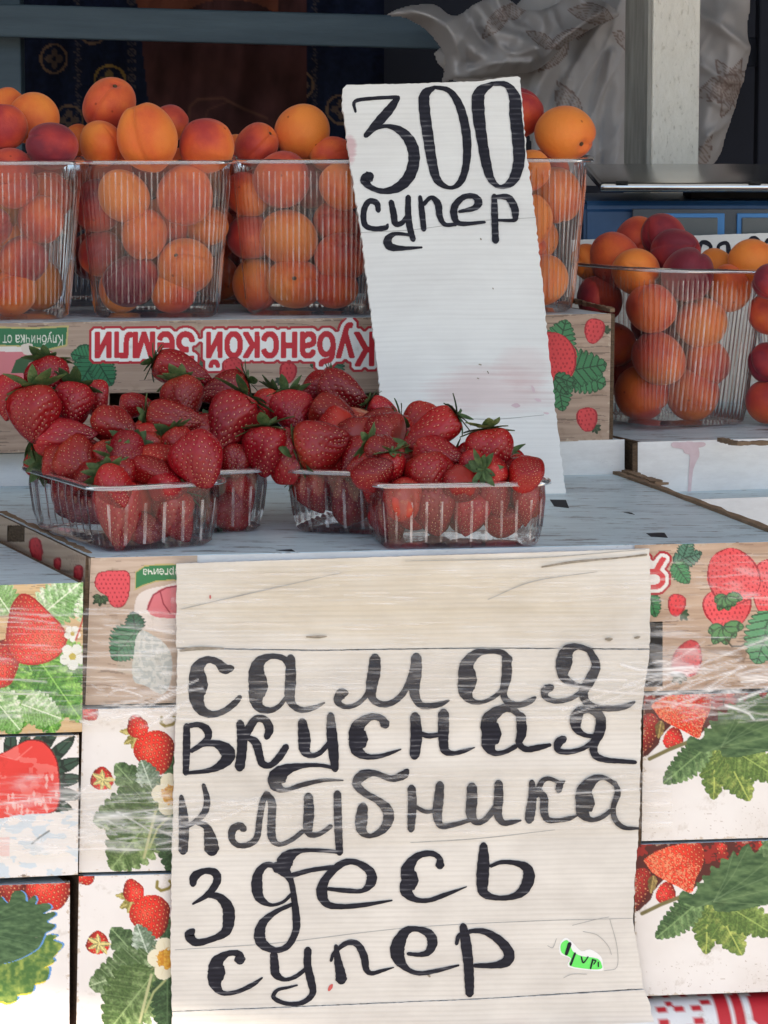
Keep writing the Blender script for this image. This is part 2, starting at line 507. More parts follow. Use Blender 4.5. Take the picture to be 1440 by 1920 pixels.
# ------------------------------------------------------------------ the prints, measured in photo pixels
def z_(ox, oy, k):
    return lambda pts: [(ox + x / k, oy + y / k) for x, y in pts]
WHITE_BG = (232, 226, 219)
def paint_wild(c):                         # photographic berry on pale planks, left upper crate
    c.wood((186, 150, 104), (226, 198, 154), 3, 1.0)
    c.leaf(70, 1160, 110, 75, 130, (120, 165, 95), (226, 238, 205), 10, 'photo', 2)
    c.leaf(20, 1150, 90, 60, 215, (130, 170, 100), (220, 232, 200), 9, 'photo', 4)
    c.leaf(175, 1180, 90, 60, 180, (130, 170, 100), (225, 238, 205), 9, 'photo', 6)
    for i, (bx, by, l, wd, rt) in enumerate([(60, 1225, 120, 90, 55), (50, 1235, 150, 100, 20), (40, 1240, 130, 95, -30), (10, 1250, 130, 100, 8), (90, 1235, 100, 80, 80), (-10, 1240, 120, 110, -50), (75, 1240, 140, 70, 35)]):
        c.leaf(bx, by, l, wd, rt, (58, 118, 34), (150, 198, 96), 11, 'photo', i + 10)
    c.leaf(40, 1320, 80, 60, 70, (120, 165, 90), (222, 236, 205), 9, 'photo', 31)
    c.leaf(-20, 1300, 90, 70, 40, (110, 160, 80), (215, 232, 195), 9, 'photo', 33)
    c.berry(0, 1242, 80, 100, 150, 'photo', (196, 44, 34), 5)
    g = z_(0, 980, 3.69)
    m = c.inside(smooth_closed(g([(150, 490), (235, 520), (330, 610), (420, 700), (465, 790), (440, 880), (380, 940), (300, 975), (200, 985), (120, 965), (60, 900), (40, 790), (55, 680), (80, 570)])))
    keep = c.C.copy()
    c.berry(66, 1184, 170, 190, 180, 'photo', (216, 62, 52), 1, 0.0)
    c.C = np.where(m[..., None], c.C, keep)
    e = m & ~c.inside(smooth_closed(g([(150, 505), (232, 532), (322, 620), (410, 706), (452, 790), (428, 874), (374, 930), (300, 962), (200, 972), (126, 955), (72, 895), (54, 790), (68, 680), (92, 576)])))
    c.put(e, (160, 36, 34), 0.7)
    c.flower(136, 1231, 24); c.flower(136, 1188, 15)
    c.line([(142, 1200), (152, 1172), (158, 1150)], 3, (190, 60, 50))
def paint_cut(c):                          # flat red berry, dark leaves, torn white paper below
    c.put(np.ones(c.X.shape, bool), WHITE_BG)
    for i, (bx, by, rt, l) in enumerate([(80, 1440, 135, 85), (85, 1450, 112, 75), (85, 1465, 95, 72), (80, 1480, 78, 76), (80, 1495, 62, 70), (60, 1430, 160, 70), (20, 1440, 180, 80), (-15, 1440, 195, 80), (40, 1440, 172, 75), (60, 1430, 147, 108)]):
        c.leaf(bx, by, l, 26, rt, (52, 78, 62), (84, 110, 88), 3, 'cartoon', i, 0.02, 0.9)
    out = z_(0, 980, 3.69)([(150, 1520), (210, 1500), (290, 1510), (350, 1560), (395, 1640), (412, 1740), (420, 1850), (415, 1930), (380, 2000), (280, 2030), (100, 2060), (-100, 2080), (-260, 1950), (-260, 1700), (-100, 1620), (20, 1590)])
    c.poly(out, (120, 30, 32)); ii = [(x * 0.975 + 0.4, 1462 + (y - 1462) * 0.97) for x, y in out]
    m = c.poly(ii, (228, 66, 58))
    c.put(m & (fbm(c.X / 22, c.Y / 16, 8) > 0.62), (240, 150, 140), 0.5)
    for i in range(26):
        x, y = random.uniform(10, 108), random.uniform(1486, 1532)
        if i < 4: x, y = random.uniform(86, 104), random.uniform(1455, 1490)
        c.put(m & (np.abs(c.X - x) / 3.2 + np.abs(c.Y - y) / 7.5 < 1), (246, 186, 178), 0.85)
    c.line([(-60, 1400), (30, 1425), (60, 1400)], 2, (246, 160, 150), 0.6)
    lim = 1534 + 0.0 * c.X + 9 * (fbm(c.X / 30, c.Y * 0, 4) - 0.5) - (c.X) * 0.12
    tp = c.Y > lim
    c.put(tp, (233, 228, 222)); c.put(tp & (fbm(c.X / 26, c.Y / 14, 14) > 0.55), (196, 212, 222), 0.7)
    c.put(tp & (c.X < 18) & (c.Y > 1570) & (c.Y < 1605), (232, 190, 184), 0.6)
    c.line([(60, 1582), (74, 1570), (92, 1558)], 3, (90, 96, 92), 0.8)
    c.put((c.Y > 1640) & (fbm(c.X / 9, c.Y / 3, 21) > 0.62), (120, 100, 84), 0.8)
def paint_leafcrate(c):
    c.put(np.ones(c.X.shape, bool), WHITE_BG)
    c.put((c.Y < 1688) & (c.X < 60), (120, 42, 34))
    c.berry(95, 1668, 90, 80, 20, 'photo', (212, 50, 38), 4); c.berry(20, 1665, 60, 60, 0, 'photo', (150, 40, 32), 5)
    g = z_(0, 1440, 4.0)
    lowr = [(-260, 1800), (-100, 1790), (0, 1750), (60, 1765), (130, 1740), (135, 1700), (240, 1680), (265, 1620), (350, 1590), (370, 1500), (330, 1500), (410, 1450), (400, 1420), (470, 1330), (400, 1290), (430, 1260), (370, 1250), (250, 1280), (-100, 1300)]
    for dx, dy, col in ((9, -4, (98, 150, 206)), (-5, 8, (240, 214, 70)), (0, 0, None)):
        p = [(x + dx / 2.4, y + dy / 2.4) for x, y in g(lowr)]
        m = c.poly(p, col or (112, 138, 62))
    k = np.clip((fbm(c.X / 8, c.Y / 8, 2, 4) - 0.3) * 2, 0, 1)[..., None]
    c.put(m, np.array([74, 112, 54]) / 255 * (1 - k) + np.array([158, 172, 82]) / 255 * k)
    up = [(-260, 1100), (-60, 1000), (0, 960), (60, 1010), (95, 930), (150, 915), (190, 950), (200, 1000), (255, 950), (275, 985), (265, 1020), (350, 1010), (385, 1045), (320, 1090), (400, 1075), (415, 1100), (350, 1150), (410, 1170), (400, 1200), (340, 1235), (330, 1260), (280, 1350), (140, 1430), (-20, 1470), (-260, 1480)]
    for dx, col in ((10, (98, 150, 206)), (0, None)):
        m = c.poly([(x + dx / 3, y + 1) for x, y in g(up)], col or (66, 96, 62))
    k = np.clip((fbm(c.X / 12, c.Y / 5, 6, 4) - 0.3) * 2, 0, 1)[..., None]
    c.put(m, np.array([54, 84, 52]) / 255 * (1 - k) + np.array([92, 122, 80]) / 255 * k)
    for i in range(6):
        c.line([(-60, 1740), (40 + 12 * i, 1690 + 22 * i)], 1.3, (110, 140, 100), 0.5)
def paint_cluster(c, dx, dy):              # white crate with berries, leaves and a flower
    c.put(np.ones(c.X.shape, bool), WHITE_BG)
    def b(x, y, *a): c.berry(x + dx, y + dy, *a)
    def l(x, y, *a): c.leaf(x + dx, y + dy, *a)
    b(166, 1332, 44, 44, 40, 'photo', (212, 46, 34), 1)
    G1, G2 = (58, 84, 48), (136, 160, 112)
    l(262, 1378, 34, 16, -60, (130, 120, 56), (190, 176, 110), 3, 'photo', 1)
    l(258, 1374, 34, 13, -95, (130, 120, 56), (190, 176, 110), 3, 'photo', 2)
    l(256, 1380, 26, 12, -20, (130, 120, 56), (190, 176, 110), 3, 'photo', 3)
    b(257, 1361, 42, 44, 200, 'photo', (214, 46, 36), 2)
    l(325, 1470, 70, 48, 165, (44, 74, 46), (84, 118, 76), 7, 'photo', 12)
    b(291, 1412, 80, 84, 15, 'photo', (208, 44, 30), 3)
    l(288, 1512, 108, 62, 222, G1, G2, 6, 'photo', 6)
    l(292, 1500, 80, 46, 200, (96, 118, 92), (190, 202, 184), 8, 'photo', 7)
    l(310, 1500, 60, 40, 160, (44, 74, 46), (90, 122, 80), 6, 'photo', 8)
    b(191, 1459, 46, 44, 180, 'photo', (206, 44, 34), 4)
    c.sepals(194 + dx, 1462 + dy, 22, -40, 6, 260, (150, 140, 90), 0.3, 'photo')
    l(300, 1500, 132, 84, -72, (76, 102, 58), (176, 192, 150), 8, 'photo', 10)
    l(300, 1512, 150, 108, -38, (72, 98, 50), (142, 164, 108), 9, 'photo', 9)
    l(322, 1520, 120, 62, 0, (48, 76, 44), (92, 122, 80), 8, 'photo', 11)
    c.line([(292 + dx, 1520 + dy), (282 + dx, 1560 + dy), (270 + dx, 1608 + dy)], 5, (188, 190, 140))
    c.line([(318 + dx, 1530 + dy), (296 + dx, 1552 + dy), (280 + dx, 1590 + dy)], 4, (170, 178, 120))
    fx, fy = 322 + dx, 1490 + dy
    for i in range(5):
        a = R(72 * i + 40); ox, oy = fx + 21 * math.cos(a), fy + 24 * math.sin(a)
        c.poly([(ox + 17 * math.cos(t_), oy + 17 * math.sin(t_)) for t_ in np.linspace(0, 2 * math.pi, 10)[:-1]], (238, 230, 200))
        c.line([(fx, fy), (fx + 36 * math.cos(a + 0.63), fy + 38 * math.sin(a + 0.63))], 1.6, (196, 184, 140), 0.7)
        c.line([(fx, fy), (fx + 30 * math.cos(a), fy + 32 * math.sin(a))], 1.2, (220, 208, 170), 0.7)
    yc = (np.hypot((c.X - fx) / 24, (c.Y - fy) / 22) + 0.5 * (fbm(c.X / 4, c.Y / 4, 5) - 0.5)) < 0.85
    yk = fbm(c.X / 3, c.Y / 3, 12)[..., None]
    c.put(yc, np.array([196, 116, 26]) / 255 * (1 - yk) + np.array([244, 206, 84]) / 255 * yk)
    t = [(303, 1345), (302, 1356), (310, 1362), (324, 1358), (332, 1350), (326, 1344)]
    c.line([(x + dx, y + dy) for x, y in t], 5.5, (140, 126, 60))
def paint_field(c, dx, dy):                # white crate, berries in the dark along the top, big leaf; measured on the lower one
    c.put(np.ones(c.X.shape, bool), WHITE_BG)
    P = lambda pts: [(1140 + x / 3.84 + dx, 1420 + y / 3.84 + dy) for x, y in pts]
    c.poly(P([(100, 560), (1400, 560), (1400, 760), (900, 800), (700, 860), (600, 960), (420, 860), (330, 960), (310, 1020), (230, 1100), (150, 1130), (100, 1000)]), (86, 34, 28), False)
    c.put((c.Y < 1585 + dy + 34) & (fbm((c.X - dx) / 14, (c.Y - dy) / 10, 5) > 0.56), (170, 40, 32), 0.8)
    b = lambda x, y, w, h, r, *a: c.berry(1140 + x / 3.84 + dx, 1420 + y / 3.84 + dy, w / 3.84, h / 3.84, r, *a)
    l = lambda x, y, w, h, r, *a: c.leaf(1140 + x / 3.84 + dx, 1420 + y / 3.84 + dy, w / 3.84, h / 3.84, r, *a)
    b(210, 960, 180, 340, -20, 'photo', (150, 36, 30), 7)
    l(330, 850, 130, 60, -10, (110, 90, 50), (176, 150, 90), 3, 'photo', 3)
    b(420, 980, 170, 140, 60, 'photo', (206, 44, 38), 8)
    m = c.inside(smooth_closed(P([(260, 740), (330, 690), (450, 640), (640, 615), (690, 680), (680, 780), (630, 880), (600, 975), (500, 930), (400, 880), (320, 830), (290, 790)])))
    k = c.C.copy(); c.berry(1140 + 470 / 3.84 + dx, 1420 + 790 / 3.84 + dy, 170, 170, 30, 'photo', (222, 56, 34), 2, 0.0)
    lowlight = (((c.Y - 1420 - dy) * 3.84 - 0.62 * ((c.X - 1140 - dx) * 3.84 - 300)) > 560)
    c.put(lowlight & (fbm(c.X / 3, c.Y / 3, 9) > 0.58), (250, 190, 140), 0.55)
    c.C = np.where(m[..., None], c.C, k)
    b(820, 660, 90, 80, 0, 'photo', (190, 46, 36), 4); b(1140, 640, 120, 110, 0, 'photo', (206, 44, 34), 6)
    l(1330, 960, 470, 340, 200, (72, 100, 60), (112, 138, 92), 9, 'photo', 21)
    Y1, Y2 = (86, 112, 52), (176, 184, 96)
    l(720, 1040, 380, 190, -2, Y1, Y2, 7, 'photo', 14)
    l(760, 1040, 440, 240, 28, Y1, Y2, 8, 'photo', 15)
    l(800, 1030, 480, 240, 58, Y1, (150, 170, 90), 8, 'photo', 16)
    l(680, 1020, 440, 200, -50, (62, 92, 52), (128, 156, 100), 10, 'photo', 17)
    c.line(P([(245, 1125), (380, 1060), (520, 1005), (700, 1000)]), 7, (120, 112, 70))
    dk = P([(560, 1050), (510, 1010), (540, 960), (610, 985), (640, 950), (640, 900), (690, 905), (675, 850), (735, 850), (740, 780), (800, 800), (815, 725), (865, 735), (905, 670), (930, 715), (965, 650), (1015, 625), (1055, 690), (1110, 655), (1120, 720), (1200, 700), (1300, 720), (1500, 800), (1500, 1000), (1250, 1060), (1150, 1062), (1000, 1090), (880, 1112), (770, 1106), (750, 1060), (640, 1076)])
    mk = c.inside(smooth_closed(dk, 3))
    ang = ((c.X - dx - 1300) * 0.35 + (c.Y - dy - 1690)) / 11.0
    kk = np.clip((fbm((c.X - dx) / 16, (c.Y - dy) / 6, 6, 4) - 0.25) * 1.6 + 0.25 * np.abs(np.sin(ang)) - 0.1, 0, 1)[..., None]
    c.put(mk, np.array([50, 80, 46]) / 255 * (1 - kk) + np.array([104, 132, 84]) / 255 * kk)
    for vx, vy in ((900, 690), (1010, 640), (1180, 720), (1380, 900), (1100, 1060)):
        c.line(P([(760, 1040), ((760 + vx) / 2 + 20, (1040 + vy) / 2), (vx, vy)]), 1.3, (136, 158, 112), 0.55)
    c.line(P([(640, 1085), (900, 960), (1400, 760)]), 1.6, (126, 150, 108), 0.6)
    c.put((fbm(c.X / 6, c.Y / 2, 17) > 0.80) & (c.Y > 1800 + dy), (150, 130, 112), 0.5)
PRG, DKG = (74, 140, 96), (40, 96, 66)
def paint_crate_left(c):                   # printed plank crate, left end beside the big sign
    c.wood((168, 142, 122), (212, 192, 172), 31)
    g = z_(0, 980, 3.69)
    c.sepals(190, 1118, 20, -10, 5, 150, (88, 120, 80))
    o = g([(700, 340), (800, 330), (880, 335), (902, 380), (900, 450), (885, 530), (850, 580), (800, 590), (760, 560), (740, 510), (690, 480), (655, 430), (665, 370)])
    c.poly(o, (150, 34, 46)); ii = [(211 + (x - 211) * 0.95, 1103 + (y - 1103) * 0.95) for x, y in o]
    m = c.poly(ii, (226, 84, 92))
    u = (c.X - 211) / 8.2; v = (c.Y - 1103) / 8.2; row = np.round(v); uu = u + 0.5 * (row % 2)
    c.put(m & (np.hypot((uu - np.round(uu)) / 0.16, (v - row) / 0.24) < 1), (150, 26, 40), 0.8)
    c.poly(g([(935, 340), (1000, 295), (1100, 285), (1300, 285), (1300, 420), (1200, 400), (1080, 410), (990, 440), (930, 470)]), (190, 170, 110), False)
    c.poly(g([(943, 345), (1003, 303), (1100, 293), (1300, 293), (1300, 412), (1200, 392), (1080, 402), (985, 432), (940, 455)]), (56, 124, 76), False)
    m = c.mask_text('Сергеича', 268, 350, 1067, 20, True, -0.02, 0, 0.0); c.put(m, (226, 226, 212))
    c.poly(g([(945, 520), (1000, 470), (1120, 440), (1300, 430), (1300, 760), (1050, 740), (960, 700), (930, 620)]), (226, 214, 204))
    c.poly(g([(1060, 500), (1140, 450), (1300, 440), (1300, 640), (1150, 660), (1050, 640), (1020, 580)]), (216, 118, 124))
    c.line(g([(1020, 600), (1060, 500), (1150, 450), (1300, 430)]), 2.5, (140, 40, 54)); c.line(g([(1110, 480), (1130, 560), (1180, 630)]), 2, (140, 40, 54))
    c.leaf(255, 1186, 40, 36, 190, DKG, PRG, 7, 'cartoon', 2)
    c.leaf(258, 1180, 74, 62, -40, (52, 118, 76), DKG, 11, 'cartoon', 3)
    tear = g([(940, 800), (985, 745), (1060, 780), (1120, 820), (1180, 900), (1190, 1050), (1150, 1170), (1090, 1180), (1010, 1130), (930, 1100), (915, 1000), (930, 880)])
    c.poly(tear, (214, 214, 206)); m = c.inside(smooth_closed(tear))
    c.put(m & (fbm(c.X / 5, c.Y / 5, 3) > 0.54), (176, 182, 178), 0.7)
    c.poly(g([(820, 790), (960, 740), (960, 1060), (810, 1030)]), (188, 190, 176), False, 0.28)
def paint_crate_right(c):                  # the same crate, right end
    c.wood((158, 128, 106), (212, 186, 160), 37)
    k = 3.84
    P = lambda pts: [(1140 + x / k, 980 + y / k) for x, y in pts]
    l = lambda x, y, ln, w, r, *a: c.leaf(1140 + x / k, 980 + y / k, ln / k, w / k, r, *a)
    b = lambda x, y, w, h, r, *a, **q: c.berry(1140 + x / k, 980 + y / k, w / k, h / k, r, *a, **q)
    l(470, 290, 220, 130, 110, (84, 128, 104), DKG, 9, 'cartoon', 1); l(540, 250, 150, 110, 160, (84, 128, 104), DKG, 8, 'cartoon', 1)
    l(475, 285, 190, 130, 35, (64, 140, 84), DKG, 9, 'cartoon', 2)
    l(290, 480, 210, 130, 15, (60, 136, 80), DKG, 8, 'cartoon', 3)
    m = c.mask_text('Я', 1203, 1249, 1046, 80, True, 0, 0, 0.006); m = c.dilate(m, 1.5)
    c.outlined(m, 5.5, 11, (212, 52, 58))
    c.sepals(1140 + 530 / k, 980 + 655 / k, 16, 60, 4, 120, (88, 130, 84))
    b(494, 595, 140, 165, -10, 'cartoon', (226, 60, 66))
    b(1180, 470, 320, 420, -10, 'cartoon', (238, 88, 92))
    b(860, 620, 370, 300, 5, 'cartoon', (238, 86, 90))
    b(900, 385, 385, 410, -155, 'cartoon', (238, 86, 90), taper=0.12)
    c.sepals(1140 + 850 / k, 980 + 525 / k, 30, 8, 5, 140, (88, 140, 84), 0.5)
    c.sepals(1140 + 830 / k, 980 + 750 / k, 36, 10, 5, 160, (88, 144, 84), 0.5)
    c.line(P([(850, 840), (890, 890), (960, 890), (1020, 850)]), 3, (70, 60, 40))
    l(1190, 640, 400, 300, -18, (96, 160, 110), DKG, 9, 'cartoon', 6)
    l(1160, 690, 300, 200, 40, (90, 150, 104), DKG, 8, 'cartoon', 6)
    b(575, 975, 225, 270, 160, 'cartoon', (216, 62, 66))
    c.sepals(1140 + 520 / k, 980 + 1085 / k, 22, -20, 4, 120, (110, 124, 84))
    c.poly(P([(640, 900), (850, 890), (1010, 920), (980, 1010), (900, 980), (700, 920)]), (120, 92, 68), False, 0.5)
    c.cut(1100, 1243, 1166, 1288)
def paint_back_crate(c):                   # crate that carries the cups, printed upside down
    c.wood((132, 108, 92), (188, 164, 144), 47, 1.0, 1.3)
    h = lambda pts: [(x / 2, 280 + y / 2) for x, y in pts]
    c.poly(h([(-160, 660), (120, 668), (258, 660), (252, 738), (180, 755), (100, 742), (-160, 735)]), (186, 170, 110), False)
    c.poly(h([(-160, 666), (120, 674), (252, 667), (246, 732), (180, 748), (100, 736), (-160, 729)]), (52, 112, 74), False)
    m = c.mask_text('Клубничка от Сергеича', -80, 118, 628, 27, True, 0.0, 0, 0.0); c.put(m, (222, 222, 206))
    c.poly(h([(-60, 770), (0, 740), (120, 745), (190, 760), (245, 830), (245, 960), (-60, 960)]), (224, 214, 204))
    c.poly(h([(-60, 780), (60, 760), (160, 765), (205, 840), (210, 960), (-60, 960)]), (206, 122, 126))
    c.line(h([(190, 758), (236, 800), (247, 860), (240, 930)]), 2.5, (140, 70, 60))
    c.poly(h([(60, 790), (90, 775), (140, 775), (140, 790), (110, 800), (90, 840), (40, 840)]), (58, 88, 56), False); c.poly(h([(80, 735), (120, 730), (122, 768), (90, 768)]), (214, 200, 186))
    c.leaf(178, 685, 48, 44, 220, (56, 120, 80), DKG, 9, 'cartoon', 1); c.leaf(178, 672, 46, 40, -100, (58, 124, 82), DKG, 9, 'cartoon', 2)
    c.leaf(178, 672, 62, 52, -30, (52, 114, 76), DKG, 9, 'cartoon', 3); c.leaf(180, 672, 60, 44, 30, (52, 114, 76), DKG, 9, 'cartoon', 4)
    c.leaf(350, 670, 40, 26, 60, (70, 100, 76), DKG, 6, 'cartoon', 5); c.leaf(368, 676, 40, 26, 20, (70, 100, 76), DKG, 6, 'cartoon', 6)
    c.leaf(620, 664, 46, 40, 100, (60, 106, 78), DKG, 8, 'cartoon', 7); c.leaf(622, 664, 46, 40, -60, (60, 106, 78), DKG, 8, 'cartoon', 8); c.leaf(622, 664, 52, 40, 10, (60, 106, 78), DKG, 8, 'cartoon', 9)
    m = c.mask_text('Кубанской Земли', 180, 700, 624, 84, True, 0.0, 0, 0.012); m = c.dilate(m, 2.4)
    c.outlined(m, 4.8, 10)
    c.berry(437, 692, 42, 44, 10, 'cartoon', (196, 62, 66)); c.sepals(430, 712, 12, -20, 3, 100, (90, 110, 80))
    c.berry(540, 699, 35, 40, -5, 'cartoon', (198, 62, 66)); c.sepals(528, 712, 14, -50, 4, 100, (90, 110, 80))
    g = lambda x, y: (720 + x / 2, 400 + y / 2)
    c.leaf(*g(640, 560), 84, 60, 165, (66, 130, 84), DKG, 9, 'cartoon', 11); c.leaf(*g(660, 580), 92, 66, 70, (66, 130, 84), DKG, 10, 'cartoon', 12)
    c.leaf(*g(650, 620), 62, 44, 10, (66, 130, 84), DKG, 8, 'cartoon', 13)
    c.leaf(*g(640, 600), 100, 66, 100, (60, 122, 78), DKG, 10, 'cartoon', 18)
    c.berry(1026, 672, 112, 100, 180, 'cartoon', (206, 60, 64), taper=0.05)
    c.leaf(*g(640, 610), 44, 24, 70, (60, 118, 76), DKG, 5, 'cartoon', 14); c.leaf(*g(640, 620), 40, 22, 40, (60, 118, 76), DKG, 5, 'cartoon', 15)
    c.sepals(*g(826, 440), 14, 120, 4, 120, (90, 120, 80)); c.berry(1114, 621, 40, 48, -12, 'cartoon', (208, 66, 70))
    c.sepals(*g(790, 800), 14, 40, 4, 120, (90, 120, 80)); c.berry(1101, 787, 42, 46, 5, 'cartoon', (208, 66, 70))
    c.cut(205, 790, 737, 800)
# ================================================================== SETTING
M['paving'] = coloured('paving', (0.35, 0.30, 0.245, 1), (0.44, 0.385, 0.32, 1), 6, 0.85, 0.3, 60)
g = mobj('pavement', [(-60, -60, 0), (60, -60, 0), (60, 60, 0), (-60, 60, 0)], [(0, 1, 2, 3)], M['paving'])
tag(g, kind='structure')

M['blue_wood'] = coloured('grey_blue_painted_wood', (0.036, 0.062, 0.086, 1), (0.062, 0.098, 0.128, 1), 5, 0.6, 0.35, 30, 0.4, (1, 6, 12))
M['navy'] = coloured('dark_navy_paint', (0.006, 0.009, 0.020, 1), (0.012, 0.016, 0.032, 1), 3, 0.8)
M['post'] = None
# ---- stall: awning roof, back and side boards (mostly out of view, they shade the goods)
stall = empty('market_stall', (0, 1.0, 0), 'dark navy market stall with grey-blue wooden framing behind the fruit', 'stall')
def part_box(name, c, s, mat, parent, bev=0.004, rot=None):
    bm = box_bm((0, 0, 0), s, bev, 2)
    o = bm_obj(name, bm, mat, parent)
    o.location = Vector(c) - parent.location
    if rot: o.rotation_euler = rot
    return o
part_box('back_wall', (0, 2.30, 1.3), (4.6, 0.04, 2.6), M['navy'], stall)
part_box('side_wall', (-2.2, 1.35, 1.3), (0.04, 1.9, 2.6), M['navy'], stall)
part_box('side_wall', (2.2, 1.35, 1.3), (0.04, 1.9, 2.6), M['navy'], stall)
part_box('roof', (0, 1.55, 2.52), (6.4, 1.7, 0.03), M['navy'], stall)
def m_canvas():
    m, N, K, B = new_mat('pale_blue_awning_canvas')
    out = N['Material Output']; N.remove(B)
    d = N.new('ShaderNodeBsdfDiffuse'); t = N.new('ShaderNodeBsdfTranslucent')
    tc = N.new('ShaderNodeTexCoord').outputs['Object']
    c = ramp(N, K, noise(N, K, tc, 8, 4), [(0.3, (0.60, 0.62, 0.62)), (0.7, (0.66, 0.68, 0.67))])
    K.new(c, d.inputs[0]); K.new(c, t.inputs[0])
    x = N.new('ShaderNodeMixShader'); x.inputs[0].default_value = 0.58
    K.new(d.outputs[0], x.inputs[1]); K.new(t.outputs[0], x.inputs[2]); K.new(x.outputs[0], out.inputs['Surface'])
    return m
M['canvas'] = m_canvas()
part_box('awning', (0, -0.30, 2.58), (6.4, 2.1, 0.004), M['canvas'], stall, 0.0, (R(-3), 0, 0))
def bar_px(name, x0, y0, x1, y1, Y, th, mat, parent, tilt=None):
    """a straight timber seen between two pixel corners"""
    a, b = atY(x0, y0, Y), atY(x1, y1, Y)
    c = (a + b) / 2
    return part_box(name, (c.x, Y + th / 2, c.z), (abs(b.x - a.x), th, abs(b.z - a.z)), mat, parent, 0.003)
r_ = bar_px('rail', -60, 18, 830, 80, 1.75, 0.045, M['blue_wood'], stall)
r_.rotation_euler = (0, R(1.6), 0)
bar_px('upright', -40, -60, 44, 420, 1.82, 0.05, M['blue_wood'], stall)
bar_px('upright', 1425, -60, 1500, 420, 1.95, 0.05, M['navy'], stall)
bar_px('cross_board', 1340, 70, 1500, 125, 1.98, 0.03, M['navy'], stall)

# ---- white painted post
def m_post():
    m, N, K, B = new_mat('cracked_white_paint')
    tc = N.new('ShaderNodeTexCoord').outputs['Object']
    v = mapping(N, K, tc, (1, 1, 0.45))
    f = noise(N, K, v, 90, 8, 0.75)
    f2 = noise(N, K, v, 220, 4, 0.6)
    c = ramp(N, K, f, [(0.30, (0.30, 0.27, 0.22)), (0.38, (0.72, 0.68, 0.60)), (0.7, (0.82, 0.78, 0.70))])
    c = mix(N, K, 0.5, c, ramp(N, K, f2, [(0.30, (0.5, 0.47, 0.42)), (0.42, (1, 1, 1))]), 'MULTIPLY')
    K.new(c, B.inputs['Base Color']); B.inputs['Roughness'].default_value = 0.65
    bump(N, K, f, 0.9, 0.003, B)
    return m
M['post'] = m_post()
pa, pb = atY(1203, -80, 1.28), atY(1296, 330, 1.28)
post = empty('post', ((pa.x + pb.x) / 2, 1.28, 0), 'square white post with cracked paint standing behind the weighing scale', 'post')
part_box('shaft', ((pa.x + pb.x) / 2, 1.32, 1.23), (0.066, 0.066, 2.42), M['post'], post, 0.002, (0, 0, R(24)))
M['side_shade_grey'] = coloured('post_side_shade_grey', (0.20, 0.19, 0.17, 1), (0.34, 0.33, 0.30, 1), 18, 0.8, 0.5, 60, 0.3, (6, 6, 0.6))
_c, _s = math.cos(R(24)), math.sin(R(24))
part_box('side_shade_board', ((pa.x + pb.x) / 2 - 0.036 * _c, 1.32 - 0.036 * _s, 1.23), (0.006, 0.060, 2.40), M['side_shade_grey'], post, 0.001, (0, 0, R(24)))  # thin grey board added so the post's left face looks shaded
part_box('foot_plate', ((pa.x + pb.x) / 2, 1.32, 0.01), (0.12, 0.12, 0.02), M['blue_wood'], post, 0.002)

# ---- patterned dark hanging in the back
def dark_hanging():
    Y = 2.05
    c = Canvas((-330, -40), (720, -40), (720, 470), (-330, 470), 3.0, (20, 26, 44))
    c.C *= (0.75 + 0.5 * fbm(c.X / 6, c.Y / 6, 3))[..., None]
    def rosette(x, y, r, col):
        d = np.hypot(c.X - x, c.Y - y); a = np.arctan2(c.Y - y, c.X - x)
        c.put((d < r) & (d > r * 0.85), col, 0.75)
        c.put((d < r * (0.30 + 0.36 * np.abs(np.cos(2 * a)))) & (d > r * 0.16), col, 0.55)
    for x, y in ((100, 110), (207, 150), (60, 215), (130, 225), (640, 205), (175, 55), (630, 60), (560, 160)):
        rosette(x, y, 29, (120, 92, 66) if x != 207 else (150, 118, 56))
    for x in (148, 246, 590):
        for y in range(-30, 460, 16):
            rosette(x, y, 7, (84, 72, 66))
    band = (c.X > 264 + 0.12 * (c.Y - 80)) & (c.X < 575)
    k = (0.7 + 0.6 * fbm(c.X / 30, c.Y / 50, 8))[..., None]
    c.put(band, np.clip(np.array([58, 36, 36]) / 255 * k, 0, 1))
    top = band & (c.Y < 40) & (((c.X - 430) ** 2 / 90 ** 2 + (c.Y - 40) ** 2 / 40 ** 2) > 1) & (c.X < 520)
    c.put(top, (92, 52, 40))
    c.line([(352, 250), (356, 200), (372, 186), (420, 184), (460, 205), (500, 222)], 5, (104, 72, 56), 0.5)
    c.line([(380, 240), (390, 206), (430, 190)], 3, (104, 72, 56), 0.4)
    P = Plane((0, Y, 0), (0, -1, 0)).grid(c.X, c.Y)
    P[..., 1] += 0.02 * np.sin(c.X / 38.0) + 0.008 * np.sin(c.X / 13 + c.Y / 90)
    me = P.reshape(-1, 3)
    org = Vector((me[:, 0].mean(), Y, me[:, 2].min()))
    o = mobj('hanging_blanket', me, grid_faces(c.ny, c.nx), M['cloth_print'], origin=org, smooth=True, cols=np.clip(lin(np.clip(c.C, 0, 1)), 0.001, 1).reshape(-1, 3))
    tag(o, 'dark navy blanket with pale rosettes and a brown panel hanging behind the blue rail', 'blanket')
def m_cloth_print():
    m, N, K, B = new_mat('woven_print')
    a = N.new('ShaderNodeAttribute'); a.attribute_name = 'Col'
    K.new(a.outputs['Color'], B.inputs['Base Color']); B.inputs['Roughness'].default_value = 0.95
    B.inputs['Specular IOR Level'].default_value = 0.1
    tc = N.new('ShaderNodeTexCoord').outputs['Object']
    bump(N, K, noise(N, K, tc, 500, 3), 0.2, 0.001, B)
    return m
M['cloth_print'] = m_cloth_print()
dark_hanging()

